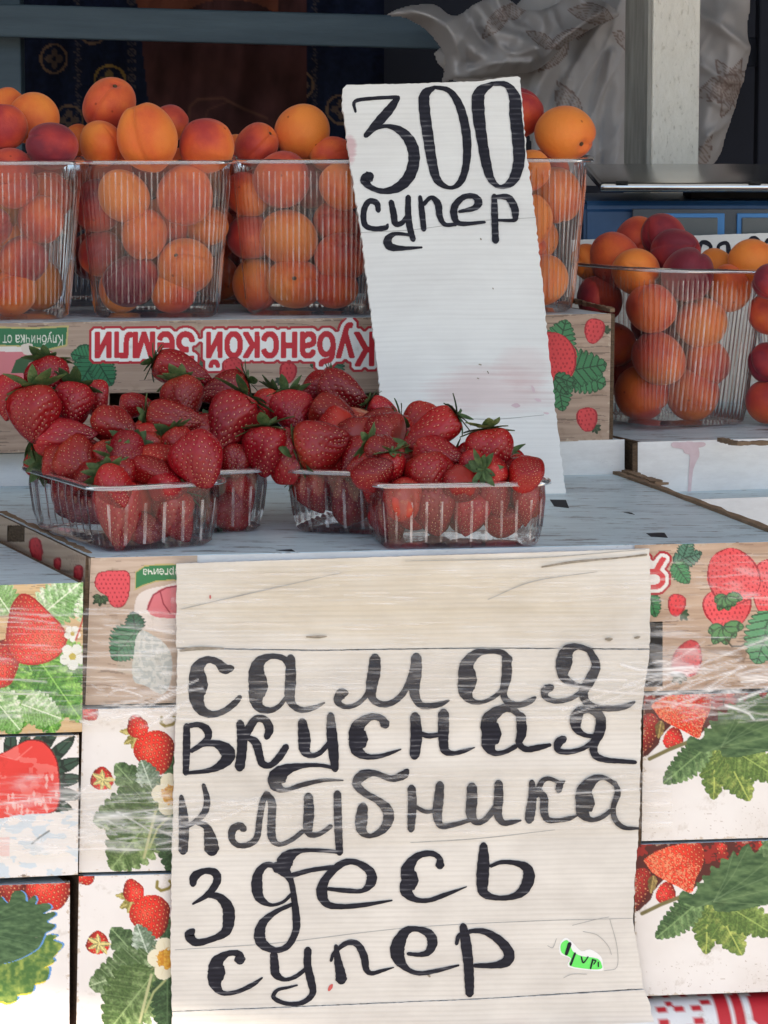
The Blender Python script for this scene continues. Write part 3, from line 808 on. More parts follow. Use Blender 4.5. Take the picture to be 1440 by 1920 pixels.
# ---- pale leaf-patterned cloth bundled over the rail and round the post
def drape(name, outline, Y, folds, label, seed, base_curve=0.0, step=3.0, leaves=()):
    o = np.array(outline, float)
    x0, y0 = o.min(0) - 2; x1, y1 = o.max(0) + 2
    c = Canvas((x0, y0), (x1, y0), (x1, y1), (x0, y1), step, (172, 168, 168))
    for (bx, by, l, wd, rt) in leaves:
        a = R(rt); dx, dy = c.X - bx, c.Y - by
        al = (dx * math.sin(a) + dy * math.cos(a)) / l; ac = (dx * math.cos(a) - dy * math.sin(a)) / (wd / 2)
        f = np.sin(np.pi * np.clip(al, 0, 1))
        m = (al > 0) & (al < 1) & (np.abs(ac) < f)
        c.put(m, (158, 147, 142), 0.45)
        st = np.abs((np.abs(ac) / (f + 1e-3) * 3.5) % 1 - 0.5)
        c.put(m & (st < 0.13), (118, 98, 92), 0.6)
        c.put(m & (np.abs(ac) > f - 0.12), (116, 96, 90), 0.7)
    msk = c.inside(smooth_closed(outline))
    P = Plane((0, Y, 0), (0, -1, 0)).grid(c.X, c.Y)
    dep = np.zeros(c.X.shape)
    for pts, wd, ht in folds:
        pts = smooth_open(np.array(pts, float))
        d = np.full(c.X.shape, 1e9)
        for (ax, ay), (bx, by) in zip(pts[:-1], pts[1:]):
            L2 = (bx - ax) ** 2 + (by - ay) ** 2 + 1e-9
            t = np.clip(((c.X - ax) * (bx - ax) + (c.Y - ay) * (by - ay)) / L2, 0, 1)
            d = np.minimum(d, np.hypot(c.X - ax - t * (bx - ax), c.Y - ay - t * (by - ay)))
        dep += ht * np.exp(-(d / wd) ** 2)
    dep += 0.016 * (fbm(c.X / 45, c.Y / 70, seed) - 0.5) + 0.007 * (1 - np.abs(2 * fbm((c.X + 0.5 * c.Y) / 34, (c.Y - 0.2 * c.X) / 120, seed + 4, 2) - 1)) ** 3
    # round the outline back
    ed = np.full(c.X.shape, 1e9); so_ = smooth_closed(outline)
    for (ax, ay), (bx, by) in zip(so_, np.roll(so_, -1, 0)):
        L2 = (bx - ax) ** 2 + (by - ay) ** 2 + 1e-9
        t = np.clip(((c.X - ax) * (bx - ax) + (c.Y - ay) * (by - ay)) / L2, 0, 1)
        ed = np.minimum(ed, np.hypot(c.X - ax - t * (bx - ax), c.Y - ay - t * (by - ay)))
    dep += base_curve * np.sqrt(np.clip(1 - np.clip(1 - ed / 60, 0, 1) ** 2, 0, 1))
    P[..., 1] -= dep
    keep = msk[:-1, :-1] & msk[1:, :-1] & msk[:-1, 1:] & msk[1:, 1:]
    pp = P.reshape(-1, 3); f = grid_faces(c.ny, c.nx, keep=keep)
    used = np.unique(f); re = np.full(len(pp), -1); re[used] = np.arange(len(used))
    pp = pp[used]; f = re[f]
    org = Vector((pp[:, 0].mean(), Y, pp[:, 2].min()))
    ob = mobj(name, pp, f, M['cloth_print'], origin=org, smooth=True, cols=lin(np.clip(c.C, 0, 1)).reshape(-1, 3)[used])
    sm = ob.modifiers.new('smooth', 'SMOOTH'); sm.iterations = 3
    return ob
def smooth_open(p, n=6):
    p = np.vstack([2 * p[0] - p[1], p, 2 * p[-1] - p[-2]]); out = []
    for i in range(1, len(p) - 2):
        a, b, c, d = p[i - 1], p[i], p[i + 1], p[i + 2]
        for k in range(n):
            t = k / n
            out.append(0.5 * (2 * b + (c - a) * t + (2 * a - 5 * b + 4 * c - d) * t * t + (3 * b - a - 3 * c + d) * t ** 3))
    out.append(p[-2])
    return np.array(out)
cur = empty('curtain', (0.35, 1.62, 1.40), 'pale curtain with brown leaf pattern bunched and knotted beside the white post', 'curtain')
def under(o, par):
    l = o.location.copy(); o.parent = par; o.location = l - par.location
    return o
under(drape('hanging_part', [(812, 100), (900, 60), (1060, -60), (1200, -70), (1400, -60), (1398, 60), (1402, 100), (1385, 170), (1362, 240), (1330, 310), (1200, 345), (1000, 345), (985, 250), (880, 180)], 1.66,
    [([(1010, 350), (1000, 200), (1030, 120)], 26, 0.03), ([(1080, 350), (1075, 200), (1120, 40)], 30, 0.028), ([(1150, 350), (1150, 180), (1170, -40)], 26, 0.03),
     ([(1345, 40), (1360, 110), (1330, 200), (1300, 310)], 40, 0.06), ([(1300, 60), (1310, 150), (1300, 260)], 20, 0.02), ([(930, 200), (990, 160), (1040, 60)], 26, 0.025), ([(1045, 350), (1040, 240), (1062, 150)], 9, 0.014), ([(1112, 350), (1110, 230), (1140, 100)], 9, 0.016), ([(1180, 340), (1185, 200)], 8, 0.014), ([(1290, 20), (1345, 60), (1392, 90)], 10, 0.02), ([(1300, 120), (1350, 150), (1385, 150)], 10, 0.018), ([(1310, 180), (1345, 200), (1370, 200)], 9, 0.016), ([(1310, 250), (1335, 240), (1355, 225)], 8, 0.014), ([(960, 330), (965, 240), (1000, 180)], 10, 0.016)],
    '', 5, 0.03, 3.0, [(1060, 40, 110, 60, -30), (1100, -40, 120, 50, -10), (1040, 150, 110, 44, 25), (1140, 60, 100, 40, 60), (1310, 190, 110, 50, 120), (1330, 110, 120, 40, 30), (1380, 110, 120, 40, -20), (1320, 250, 80, 30, -20), (1370, 140, 90, 36, -60)]), cur)
under(drape('knotted_swag', [(722, 30), (760, 12), (815, 8), (850, 30), (890, 6), (940, -10), (990, 20), (1040, 6), (1075, -20), (1130, 0), (1160, 30), (1110, 55), (1060, 85), (1010, 130), (960, 142), (905, 148), (850, 150), (826, 156), (832, 110), (800, 62), (760, 38)], 1.60,
    [([(740, 28), (800, 30), (840, 70), (850, 150)], 20, 0.055), ([(850, 40), (880, 90), (920, 110), (990, 90)], 20, 0.055), ([(890, 12), (925, 60), (960, 70)], 18, 0.05), ([(990, 130), (1040, 80), (1120, 30)], 18, 0.05),
     ([(1000, 20), (1010, 55), (990, 80)], 18, 0.045), ([(870, 145), (940, 132), (1000, 105)], 16, 0.04), ([(1080, -10), (1100, 30)], 20, 0.04), ([(770, 20), (830, 50), (862, 110)], 8, 0.016), ([(900, 50), (950, 100), (1000, 90)], 8, 0.016), ([(930, 0), (950, 40), (985, 55)], 8, 0.016), ([(880, 130), (930, 118), (985, 118)], 7, 0.014), ([(1030, 20), (1045, 60)], 8, 0.014), ([(1010, 115), (1060, 65), (1130, 15)], 7, 0.014)],
    '', 9, 0.045, 2.5, [(900, 75, 90, 30, 140), (980, 60, 70, 26, 60), (1060, 20, 90, 40, 80), (930, 40, 70, 30, 120), (1020, 90, 90, 36, 110)]), cur)

# ---- weighing scale
M['steel'] = coloured('worn_steel', (0.55, 0.56, 0.56, 1), (0.66, 0.66, 0.65, 1), 30, 0.22, 0.08, 60, 0.5, (1, 6, 1), 1.0)
M['blue_plastic'] = coloured('blue_plastic', (0.010, 0.050, 0.13, 1), (0.018, 0.075, 0.18, 1), 20, 0.45, 0.1, 200)
M['light_blue'] = coloured('light_blue_print', (0.05, 0.20, 0.46, 1), (0.06, 0.24, 0.52, 1), 20, 0.5)
M['lcd'] = coloured('grey_display', (0.085, 0.10, 0.105, 1), (0.10, 0.115, 0.12, 1), 20, 0.3)
M['grey_panel'] = coloured('grey_panel', (0.055, 0.065, 0.075, 1), (0.075, 0.085, 0.095, 1), 20, 0.5)
M['soot'] = coloured('grime', (0.008, 0.008, 0.009, 1), (0.02, 0.02, 0.02, 1), 50, 0.8)
YS = 0.95
a = atY(1096, 356, YS); zt = atY(1260, 352, YS).z
sc_w = 0.36
zb = T2
sx = a.x + sc_w / 2
scale = empty('weighing_scale', (sx, YS + 0.15, zb), 'blue electronic weighing scale with wide steel plate behind the apricot cups', 'scale')
zbody = atY(1260, 378, YS).z
def scale_body():
    bm = bmesh.new()
    prof = [(0.0, zb), (-0.0, zbody - 0.075), (0.012, zbody - 0.008), (0.02, zbody), (0.28, zbody), (0.30, zbody - 0.02), (0.30, zb)]
    ring = []
    for s in (0, 1):
        ring.append([bm.verts.new((a.x + s * sc_w, YS + y, z)) for y, z in prof])
    n = len(prof)
    for i in range(n):
        bm.faces.new((ring[0][i], ring[0][(i + 1) % n], ring[1][(i + 1) % n], ring[1][i]))
    bm.faces.new(ring[0][::-1]); bm.faces.new(ring[1])
    bmesh.ops.bevel(bm, geom=[e for e in bm.edges], offset=0.004, segments=2, affect='EDGES')
    for v in bm.verts: v.co -= scale.location
    return bm
bm_obj('body', scale_body(), M['blue_plastic'], scale)
def facing_box(name, x0, y0, x1, y1, Y, th, mat, parent, bev=0.001):
    p, q = atY(x0, y0, Y), atY(x1, y1, Y)
    return part_box(name, ((p.x + q.x) / 2, Y + th / 2, (p.z + q.z) / 2), (abs(q.x - p.x), th, abs(q.z - p.z)), mat, parent, bev)
facing_box('display_panel', 1186, 392, 1560, 470, YS - 0.003, 0.01, M['grey_panel'], scale)
for x0, x1 in ((1240, 1358), (1382, 1500)):
    fr = facing_box('display_frame', x0, 400, x1, 470, YS - 0.006, 0.008, M['light_blue'], scale)
    d = facing_box('display', x0 + 9, 408, x1 - 13, 470, YS - 0.008, 0.008, M['lcd'], scale)
    d.parent = fr; d.location = d.location - fr.location
pl = box_bm((0, 0, 0), (sc_w + 0.01, 0.30, 0.011), 0.005, 4)
po = bm_obj('plate', pl, M['steel'], scale, True)
po.location = Vector((sx + 0.02, YS + 0.12, zt + 0.008)) - scale.location
po.rotation_euler = (R(2.6), 0, 0)
part_box('plate_support', (sx, YS + 0.15, (zbody + zt) / 2), (0.10, 0.10, zt - zbody + 0.006), M['soot'], scale, 0.002)
for x in (-0.13, 0.02):
    q = part_box('scuff', (sx + x - 0.01, YS - 0.031, zt + 0.0072), (0.014, 0.004, 0.003), M['soot'], scale, 0.001)

# ================================================================== CRATES
def crate(name, label, group, plane, off, tl, tr, br, bl, depth, paints, lid=None, dirv=None, step=1.5, hole=False, gain=1.0, dlimit=None, lidz=True):
    dv = (dirv or V) * depth
    A, B, C, D = [plane.at(*p, off) for p in (tl, tr, br, bl)]
    org = (C + D) / 2 + dv / 2; org.z = min(C.z, D.z)
    root = empty(name, org, label, 'crate', group)
    n = plane.n
    th = 0.004
    if not paints:
        mobj('front_panel', *panel_hexa(A, D, C, B, n, th), M['white'], root)
    for fn, ctl, ctr, cbr, cbl in paints:
        c = Canvas(ctl, ctr, cbr, cbl, step)
        fn(c)
        c.build(plane, off, root, gain=gain)
    if paints:
        I = [p - n * (th + 0.0005) for p in (A, D, C, B)]
        if not hole:
            mobj('liner', *panel_hexa(*I, n, 0.002), M['white'], root)
    s = n * -0.0012
    inn = (B - A).normalized() * th
    mobj('side_panel', *hexa([A + s, D + s, D + dv, A + dv, A + s + inn, D + s + inn, D + dv + inn, A + dv + inn]), M['flute'], root)
    mobj('side_panel', *hexa([B + s - inn, C + s - inn, C + dv - inn, B + dv - inn, B + s, C + s, C + dv, B + dv]), M['flute'], root)
    dn = Vector((0, 0, -th))
    mobj('back_panel', *hexa([A + dv, D + dv, C + dv, B + dv, A + dv * 1.01, D + dv * 1.01, C + dv * 1.01, B + dv * 1.01]), M['kraft'], root)
    up = Vector((0, 0, th))
    e = n * -0.002
    mobj('bottom_panel', *hexa([D + e + inn, C + e - inn, C + dv - inn, D + dv + inn, D + e + up + inn, C + e + up - inn, C + dv + up - inn, D + dv + up + inn]), M['kraft'], root)
    if lidz:
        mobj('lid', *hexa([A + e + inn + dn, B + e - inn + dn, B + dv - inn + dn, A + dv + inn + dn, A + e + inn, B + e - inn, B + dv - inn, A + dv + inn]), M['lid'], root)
    return root
G = 'fruit crates stacked at the front of the stall'
def q(x0, y0, x1, y1): return (x0, y0), (x1, y0), (x1, y1), (x0, y1)
# left stack
Lw = -340
crate('crate', 'wood-print crate with photo of a big strawberry over green leaves, top left of the front', G, FRONT, 0.012, (Lw, 1108), (156, 1092), (154, 1372), (Lw, 1388), 0.36,
      [(paint_wild, (-90, 1099.9), (156, 1092), (154, 1372), (-90, 1379.8))])
crate('crate', 'white crate with flat red strawberry print and torn paper, middle of the left stack', G, FRONT, 0.008, (Lw, 1392), (148, 1378), (146, 1640), (Lw, 1662), 0.36,
      [(paint_cut, (-90, 1385), (148, 1378), (146, 1640), (-90, 1650.8))])
crate('crate', 'white crate with misprinted large green leaf, lowest at the left', G, FRONT, 0.006, (Lw, 1672), (131, 1655), (130, 1930), (Lw, 1946), 0.36,
      [(paint_leafcrate, (-90, 1663), (131, 1655), (130, 1930), (-90, 1937.5))])
# centre stack, behind the big sign
c1 = crate('crate', 'plank-print crate at the top of the front, carrying the strawberry punnets', G, FRONT, 0.0, (170, 1046), (1530, 1013.9), (1530, 1288), (160, 1322), 0.40,
      [(paint_crate_left, (170, 1046), (370, 1041.3), (368, 1316.8), (160, 1322)), (paint_crate_right, (1190, 1021.9), (1530, 1013.9), (1530, 1288), (1190, 1296.5))], hole=True, lidz=False)
A, B, C, D = [FRONT.at(*p, -0.002) for p in ((362, 1042), (1196, 1022), (1196, 1296), (360, 1316))]
mobj('front_panel', *panel_hexa(A, D, C, B, FRONT.n, 0.003), M['white'], c1)
crate('crate', 'white crate with berry cluster, under the plank-print crate left of the sign', G, FRONT, 0.003, (155, 1330), (1204, 1306), (1202, 1612), (148, 1636), 0.40,
      [(lambda c: paint_cluster(c, 0, 0), (155, 1330), (365, 1325.2), (365, 1631), (148, 1636))])
crate('crate', 'white crate with berry cluster and yellow flower, bottom left of the big sign', G, FRONT, 0.004, (148, 1643), (1188, 1619), (1188, 1908), (143, 1932), 0.40,
      [(lambda c: paint_cluster(c, -8, 308), (148, 1643), (365, 1638), (365, 1927), (143, 1932))])
# right stack
crate('crate', 'white crate with strawberries and large leaf print, upper right of the big sign', G, FRONT, 0.002, (1207, 1304), (1720, 1291), (1720, 1563), (1203, 1577), 0.40,
      [(lambda c: paint_field(c, 14, -290), (1207, 1304), (1510, 1296.3), (1510, 1568.7), (1203, 1577))])
crate('crate', 'white crate with strawberries and a large leaf, standing on the red and white oilcloth', G, FRONT, 0.003, (1190, 1584), (1720, 1567), (1720, 1850), (1190, 1868), 0.40,
      [(lambda c: paint_field(c, 0, 0), (1190, 1584), (1510, 1573.7), (1510, 1857), (1190, 1868))])
# lids of the front tier
def sheet(name, pts, z, th, mat, parent):
    top = [on(x, y, z) for x, y in pts]
    n = len(top)
    v = top + [p - Vector((0, 0, th)) for p in top]
    f = [tuple(range(n - 1, -1, -1))[::-1], tuple(range(2 * n - 1, n - 1, -1))]
    f += [(i, i + n, (i + 1) % n + n, (i + 1) % n) for i in range(n)]
    return mobj(name, v, f, mat, parent)
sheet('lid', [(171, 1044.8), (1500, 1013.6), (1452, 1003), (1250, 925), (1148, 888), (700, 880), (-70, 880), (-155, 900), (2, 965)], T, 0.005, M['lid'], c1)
for (x, y, l, wd, rt) in ((1049, 942, 36, 15, 14), (1232, 1002, 40, 9, 6), (905, 1008, 24, 6, 2), (535, 1031, 36, 4, 3), (1180, 960, 20, 3, 30)):
    s = [(x - l / 2, y - wd / 2 + 2), (x + l / 2 - 6, y - wd / 2 + l * math.sin(R(rt)) * 0.3), (x + l / 2, y + wd / 2 + l * math.sin(R(rt)) * 0.3), (x - l / 2 + 8, y + wd / 2 - 1)]
    sheet('slot', s, T + 0.0004, 0.0003, M['dark'], c1)  # flat dark patch stands in for the shade inside the slot
# torn kraft edge strips along the lid
def strip(pts, z, wdm, name, mat, parent, jag=0.002, th=0.004):
    P = [on(x, y, z) for x, y in pts]
    vs, fs = [], []
    N_ = 24
    for i in range(N_ + 1):
        t = i / N_ * (len(P) - 1); k = min(int(t), len(P) - 2); p = P[k].lerp(P[k + 1], t - k)
        d = (P[k + 1] - P[k]).normalized(); nn = Vector((-d.y, d.x, 0))
        j = random.uniform(-jag, jag)
        for s, h in ((-0.5, 0), (0.5, 0), (0.5, th), (-0.5, th)):
            vs.append(p + nn * (s * wdm + (j if s > 0 else -j * 0.6)) + Vector((0, 0, h + random.uniform(-0.0006, 0.0006))))
    for i in range(N_):
        for k in range(4):
            fs.append((i * 4 + k, i * 4 + (k + 1) % 4, i * 4 + 4 + (k + 1) % 4, i * 4 + 4 + k))
    fs += [(3, 2, 1, 0), tuple(N_ * 4 + k for k in range(4))]
    return mobj(name, vs, fs, mat, parent)
strip([(1150, 889), (1245, 922), (1450, 1001)], T - 0.001, 0.007, 'torn_edge', M['kraft'], c1)
strip([(1165, 884), (1240, 910)], T + 0.001, 0.010, 'torn_edge', M['kraft'], c1, 0.003, 0.003)
strip([(4, 966), (170, 1044)], T - 0.003, 0.006, 'torn_edge', M['kraft'], c1)
# printed left side of the plank crate
SIDE = Plane(P1, Vector((V.y, -V.x, 0)) if Vector((V.y, -V.x, 0)).x < 0 else Vector((-V.y, V.x, 0)))
def paint_side(c):
    c.wood((150, 122, 100), (196, 172, 150), 61)
    c.berry(68, 1032, 26, 50, 10, 'cartoon', (200, 60, 64)); c.berry(108, 1058, 16, 26, 0, 'cartoon', (200, 60, 64)); c.berry(147, 1076, 20, 34, 0, 'cartoon', (200, 60, 64))
    c.cut(14, 46, 985, 1016)
cs = Canvas((-60, 938), (169, 1047), (160, 1300), (-60, 1190), 2.0)
paint_side(cs)
SIDE.p = P1 + SIDE.n * 0.0015
cs.build(SIDE, 0, c1, 'side_print')
mobj('corner_edge', *hexa([FRONT.at(x, y, -0.0005) for x, y in ((161, 1043), (150, 1316), (159, 1321), (169, 1046))] + [FRONT.at(x, y, -0.012) for x, y in ((161, 1043), (150, 1316), (159, 1321), (169, 1046))]), M['flute'], c1)

# crates of the back tier
WG = 'plain white crates under the cups'
wh = crate('crate', 'plain white crate under the plank-print crate that carries the apricot cups', WG, WHITE, 0.0, (-300, 858), (1171, 824), (1171, 1100), (-300, 1134), 0.42, [], lidz=True)
wr = crate('crate', 'plain white crate with a pink juice drip, carrying the right-hand apricot cups', WG, WHITE, 0.014, (1196, 829), (1800, 812), (1800, 916), (1196, 936), 0.90, [], lidz=True, gain=1)
wl = crate('crate', 'low white crate under the dripping white crate at the right edge', WG, WHITE, 0.075, (1262, 938), (1800, 920), (1800, 1150), (1262, 1168), 0.6, [], lidz=True)
def ribbon_pts(pts, plane, off, sub=5):
    """variable-width marker stroke: (x, y, width) in photo pixels -> verts, faces, uvs"""
    p = smooth_open(np.array(pts, float), sub) if len(pts) > 2 else np.array([np.array(pts[0]) * (1 - t) + np.array(pts[1]) * t for t in np.linspace(0, 1, 6)])
    d = np.gradient(p[:, :2], axis=0); ln = np.hypot(d[:, 0], d[:, 1]) + 1e-9
    nrm = np.stack([-d[:, 1] / ln, d[:, 0] / ln], 1)
    w = np.clip(p[:, 2:3], 1.0, None) / 2
    # rounded caps
    out_l, out_r = [], []
    jit = 1 + 0.05 * np.sin(np.arange(len(p)) * 2.3)[:, None]
    l = p[:, :2] + nrm * w * jit; r = p[:, :2] - nrm * w * jit
    def cap(c, n_, w_, s):
        t = np.array([n_[1], -n_[0]]) * s
        return [(c + n_ * w_ * math.cos(a_) + t * w_ * math.sin(a_), c - n_ * w_ * math.cos(a_) + t * w_ * math.sin(a_)) for a_ in (R(75), R(48), R(22))]
    s0 = [(a_, b_) for a_, b_ in cap(p[0, :2], nrm[0], w[0, 0] * 0.8, -1)]
    s1 = [(a_, b_) for a_, b_ in cap(p[-1, :2], nrm[-1], w[-1, 0] * 0.8, 1)][::-1]
    L_ = [a_ for a_, b_ in s0] + list(l) + [a_ for a_, b_ in s1]
    R_ = [b_ for a_, b_ in s0] + list(r) + [b_ for a_, b_ in s1]
    XY = np.array(L_ + R_); n = len(L_)
    P = plane.grid(XY[:, 0], XY[:, 1], off)
    f = [(i, i + 1, n + i + 1, n + i) for i in range(n - 1)]
    return P, f, XY
def lettering(name, strokes, plane, off, mat, parent):
    vs, fs, uv = [], [], []
    b = 0
    for k, s in enumerate(strokes):
        P, f, XY = ribbon_pts(s, plane, off + 0.00006 * k)
        vs.append(P); uv.append(XY / 1000.0); fs += [tuple(i + b for i in q_) for q_ in f]; b += len(P)
    return mobj(name, np.concatenate(vs), np.array(fs), mat, parent, uvs=np.concatenate(uv))
M['juice'] = coloured('pink_juice_stain', (0.56, 0.40, 0.42, 1), (0.66, 0.52, 0.53, 1), 60, 0.4)
lettering('juice_stain', [[(1290, 838, 26), (1302, 850, 20), (1296, 880, 8), (1292, 930, 6)], [(1262, 834, 10), (1290, 836, 14), (1320, 833, 8)]], WHITE, 0.0146, M['juice'], wr)
mobj('corner_edge', *hexa([WHITE.at(x, y, 0.0136) for x, y in ((1186, 832), (1186, 895), (1196, 930), (1196, 830))] + [WHITE.at(x, y, 0.004) for x, y in ((1186, 832), (1186, 895), (1196, 930), (1196, 830))]), M['flute'], wr)
strip([(1350, 828), (1380, 835), (1460, 833)], T2 + 0.0005, 0.008, 'torn_edge', M['kraft'], wr)

bc = crate('crate', 'plank-print crate with upside-down red letters, carrying the row of apricot cups', 'fruit crates of the back tier', BACK, 0.0, (-130, 608), (1146, 588), (1142, 826), (-130, 852), 0.36,
      [(paint_back_crate, (-130, 608), (1146, 588), (1142, 826), (-130, 852))], step=1.15, hole=True, dirv=V)
e0, e1, e2, e3 = [BACK.at(x, y, -0.001) for x, y in ((1146.5, 588), (1142.5, 826), (1149, 827), (1153, 589))]
mobj('corner_edge', *hexa([e0, e1, e2, e3] + [p + V * 0.02 for p in (e0, e1, e2, e3)]), M['flute'], bc)
strip([(1148, 585), (1067, 565)], T3 + 0.0005, 0.006, 'torn_edge', M['kraft'], bc)

# ================================================================== TABLE AND OILCLOTH
zt_ = FRONT.at(1330, 1868).z - 0.002
table = empty('table', (0.1, 0.35, 0), 'wooden trestle table under the red and white oilcloth, carrying all crates', 'table')
def oriented(name, cx, cy, cz, sx_, sy_, sz_, mat, parent, bev=0.004):
    o = part_box(name, (cx, cy, cz), (sx_, sy_, sz_), mat, parent, bev, (0, 0, math.atan2(U.y, U.x)))
    return o
mid = FRONT.at(720, 1868); mid.z = 0
pr = mid - FRONT.n * 0.36
oriented('table_top', pr.x, pr.y, zt_ - 0.020, 2.2, 0.70, 0.03, M['blue_wood'], table)
for sx_ in (-1, 1):
    for sy_ in (-1, 1):
        q_ = pr + U * (0.95 * sx_) + FRONT.n * (0.28 * sy_)
        part_box('leg', (q_.x, q_.y, (zt_ - 0.035) / 2), (0.05, 0.05, zt_ - 0.035), M['blue_wood'], table, 0.003)
def oilcloth():
    s = np.linspace(-1.1, 1.1, 700)
    prof = [(-0.70, 0.0)] + [(-0.02 + 0.045 * math.sin(a), -0.0 - 0.045 * (1 - math.cos(a))) for a in np.linspace(0, math.pi / 2, 22)] + [(0.025, -z) for z in np.linspace(0.05, 0.30, 60)]
    prof = np.array([(-0.06 + d * 0, 0) if False else (d, z) for d, z in prof])
    l = np.concatenate([[0], np.cumsum(np.hypot(*np.diff(prof, axis=0).T))])
    S, Lg = np.meshgrid(s, l)
    P = np.zeros(S.shape + (3,))
    base = np.array(mid + Vector((0, 0, zt_)))
    wob = 0.004 * np.sin(S * 9) * (prof[:, 1][:, None] < -0.02)
    for k in range(3):
        P[..., k] = base[k] + S * U[k] + (prof[:, 0][:, None] + wob) * FRONT.n[k] + (prof[:, 1][:, None] if k == 2 else 0)
    c = np.zeros(S.shape + (3,)) + np.array([232, 230, 228]) / 255
    red = np.array([196, 44, 54]) / 255
    px = np.array([proj(p)[0] for p in P[30]])
    X = np.interp(S, s, px); Y = (Lg - l[1]) / 0.00045        # down along the cloth, in photo px
    i = np.floor(X / 17); j = np.floor((Y) / 15)
    chk = (np.abs(np.sin(i * 12.99 + j * 78.2)) * 43758.5 % 1) > 0.52
    m = chk & (X < 1345) & (((i + j) % 2 == 0) | ((i * 3 + j) % 4 == 0))
    xs = X - 0.0022 * (Y - 60) ** 2 * 0.6
    m |= ((xs > 1352) & (xs < 1375)) | ((xs > 1385) & (xs < 1402)) | (xs > 1418) & (xs < 1500)
    m |= ((X % 190) < 40) & (X < 1150)
    c[m] = red
    f = grid_faces(len(l), len(s))
    org = mid + Vector((0, 0, zt_))
    o = mobj('oilcloth', P.reshape(-1, 3), f, M['print'], origin=org, smooth=True, cols=lin(c).reshape(-1, 3))
    tag(o, 'red and white patterned oilcloth over the table edge, bottom right', 'tablecloth')
oilcloth()
# ================================================================== CONTAINERS
def m_pet(name, tint, rough, haze):
    m, N, K, B = new_mat(name)
    out = N['Material Output']
    N.remove(B)
    tr = N.new('ShaderNodeBsdfTransparent'); tr.inputs[0].default_value = tint
    gl = N.new('ShaderNodeBsdfGlossy'); gl.inputs['Roughness'].default_value = rough; gl.inputs['Color'].default_value = (1, 1, 1, 1)
    df = N.new('ShaderNodeBsdfDiffuse'); df.inputs[0].default_value = (0.75, 0.76, 0.78, 1)
    fr = N.new('ShaderNodeFresnel'); fr.inputs['IOR'].default_value = 1.55
    tc = N.new('ShaderNodeTexCoord').outputs['Object']
    bp = N.new('ShaderNodeBump'); bp.inputs['Strength'].default_value = 0.35; bp.inputs['Distance'].default_value = 0.002
    K.new(noise(N, K, mapping(N, K, tc, (1, 1, 0.25)), 90, 2), bp.inputs['Height'])
    K.new(bp.outputs[0], gl.inputs['Normal']); K.new(bp.outputs[0], fr.inputs['Normal'])
    f = math_n(N, K, 'MULTIPLY', fr.outputs[0], 0.8); f = math_n(N, K, 'MINIMUM', f, 0.85)
    m1 = N.new('ShaderNodeMixShader'); m2 = N.new('ShaderNodeMixShader')
    m1.inputs[0].default_value = haze
    K.new(tr.outputs[0], m1.inputs[1]); K.new(df.outputs[0], m1.inputs[2])
    K.new(f, m2.inputs[0]); K.new(m1.outputs[0], m2.inputs[1]); K.new(gl.outputs[0], m2.inputs[2])
    K.new(m2.outputs[0], out.inputs['Surface'])
    return m
M['pet'] = m_pet('clear_plastic', (0.985, 0.985, 0.99, 1), 0.06, 0.008)
M['pet_rim'] = m_pet('clear_plastic_rim', (0.93, 0.94, 0.95, 1), 0.12, 0.26)

def m_rib():
    m, N, K, B = new_mat('plastic_rib_painted_glints')
    out = N['Material Output']; N.remove(B)
    tr = N.new('ShaderNodeBsdfTransparent'); tr.inputs[0].default_value = (0.90, 0.90, 0.91, 1)
    gl = N.new('ShaderNodeBsdfGlossy'); gl.inputs['Roughness'].default_value = 0.18
    df = N.new('ShaderNodeBsdfDiffuse'); df.inputs[0].default_value = (0.88, 0.79, 0.76, 1)  # pinkish-white diffuse streaks paint the glints of light along the ribs
    tc = N.new('ShaderNodeTexCoord').outputs['Object']
    f = noise(N, K, mapping(N, K, tc, (1, 1, 0.22)), 120, 3, 0.6)
    f = ramp(N, K, f, [(0.42, (0.015, 0.015, 0.015)), (0.70, (0.42, 0.42, 0.42))])
    x1 = N.new('ShaderNodeMixShader'); x2 = N.new('ShaderNodeMixShader')
    K.new(f, x1.inputs[0]); K.new(tr.outputs[0], x1.inputs[1]); K.new(df.outputs[0], x1.inputs[2])
    x2.inputs[0].default_value = 0.10
    K.new(x1.outputs[0], x2.inputs[1]); K.new(gl.outputs[0], x2.inputs[2]); K.new(x2.outputs[0], out.inputs['Surface'])
    return m
M['pet_rib_glint'] = m_rib()
def rr(a, b, rad, n):
    """n points of a rounded rectangle at equal arc length, with outward normals, and arc parameter"""
    segs = [((a - rad, -b), (a - rad, -b), 0)]
    pts = []
    per = 4 * (a - rad) + 4 * (b - rad) + 2 * math.pi * rad
    def at(s):
        s = s % per
        l = [(2 * (a - rad), 'b'), (math.pi / 2 * rad, 0), (2 * (b - rad), 'r'), (math.pi / 2 * rad, 1), (2 * (a - rad), 't'), (math.pi / 2 * rad, 2), (2 * (b - rad), 'l'), (math.pi / 2 * rad, 3)]
        for ln, k in l:
            if s <= ln: break
            s -= ln
        if k == 'b': return (-a + rad + s, -b), (0, -1)
        if k == 'r': return (a, -b + rad + s), (1, 0)
        if k == 't': return (a - rad - s, b), (0, 1)
        if k == 'l': return (-a, b - rad - s), (-1, 0)
        c = [(a - rad, -b + rad), (a - rad, b - rad), (-a + rad, b - rad), (-a + rad, -b + rad)][k]
        an = -math.pi / 2 + k * math.pi / 2 + s / rad
        return (c[0] + rad * math.cos(an), c[1] + rad * math.sin(an)), (math.cos(an), math.sin(an))
    P, Nn = zip(*[at(per * i / n) for i in range(n)])
    return np.array(P), np.array(Nn), per
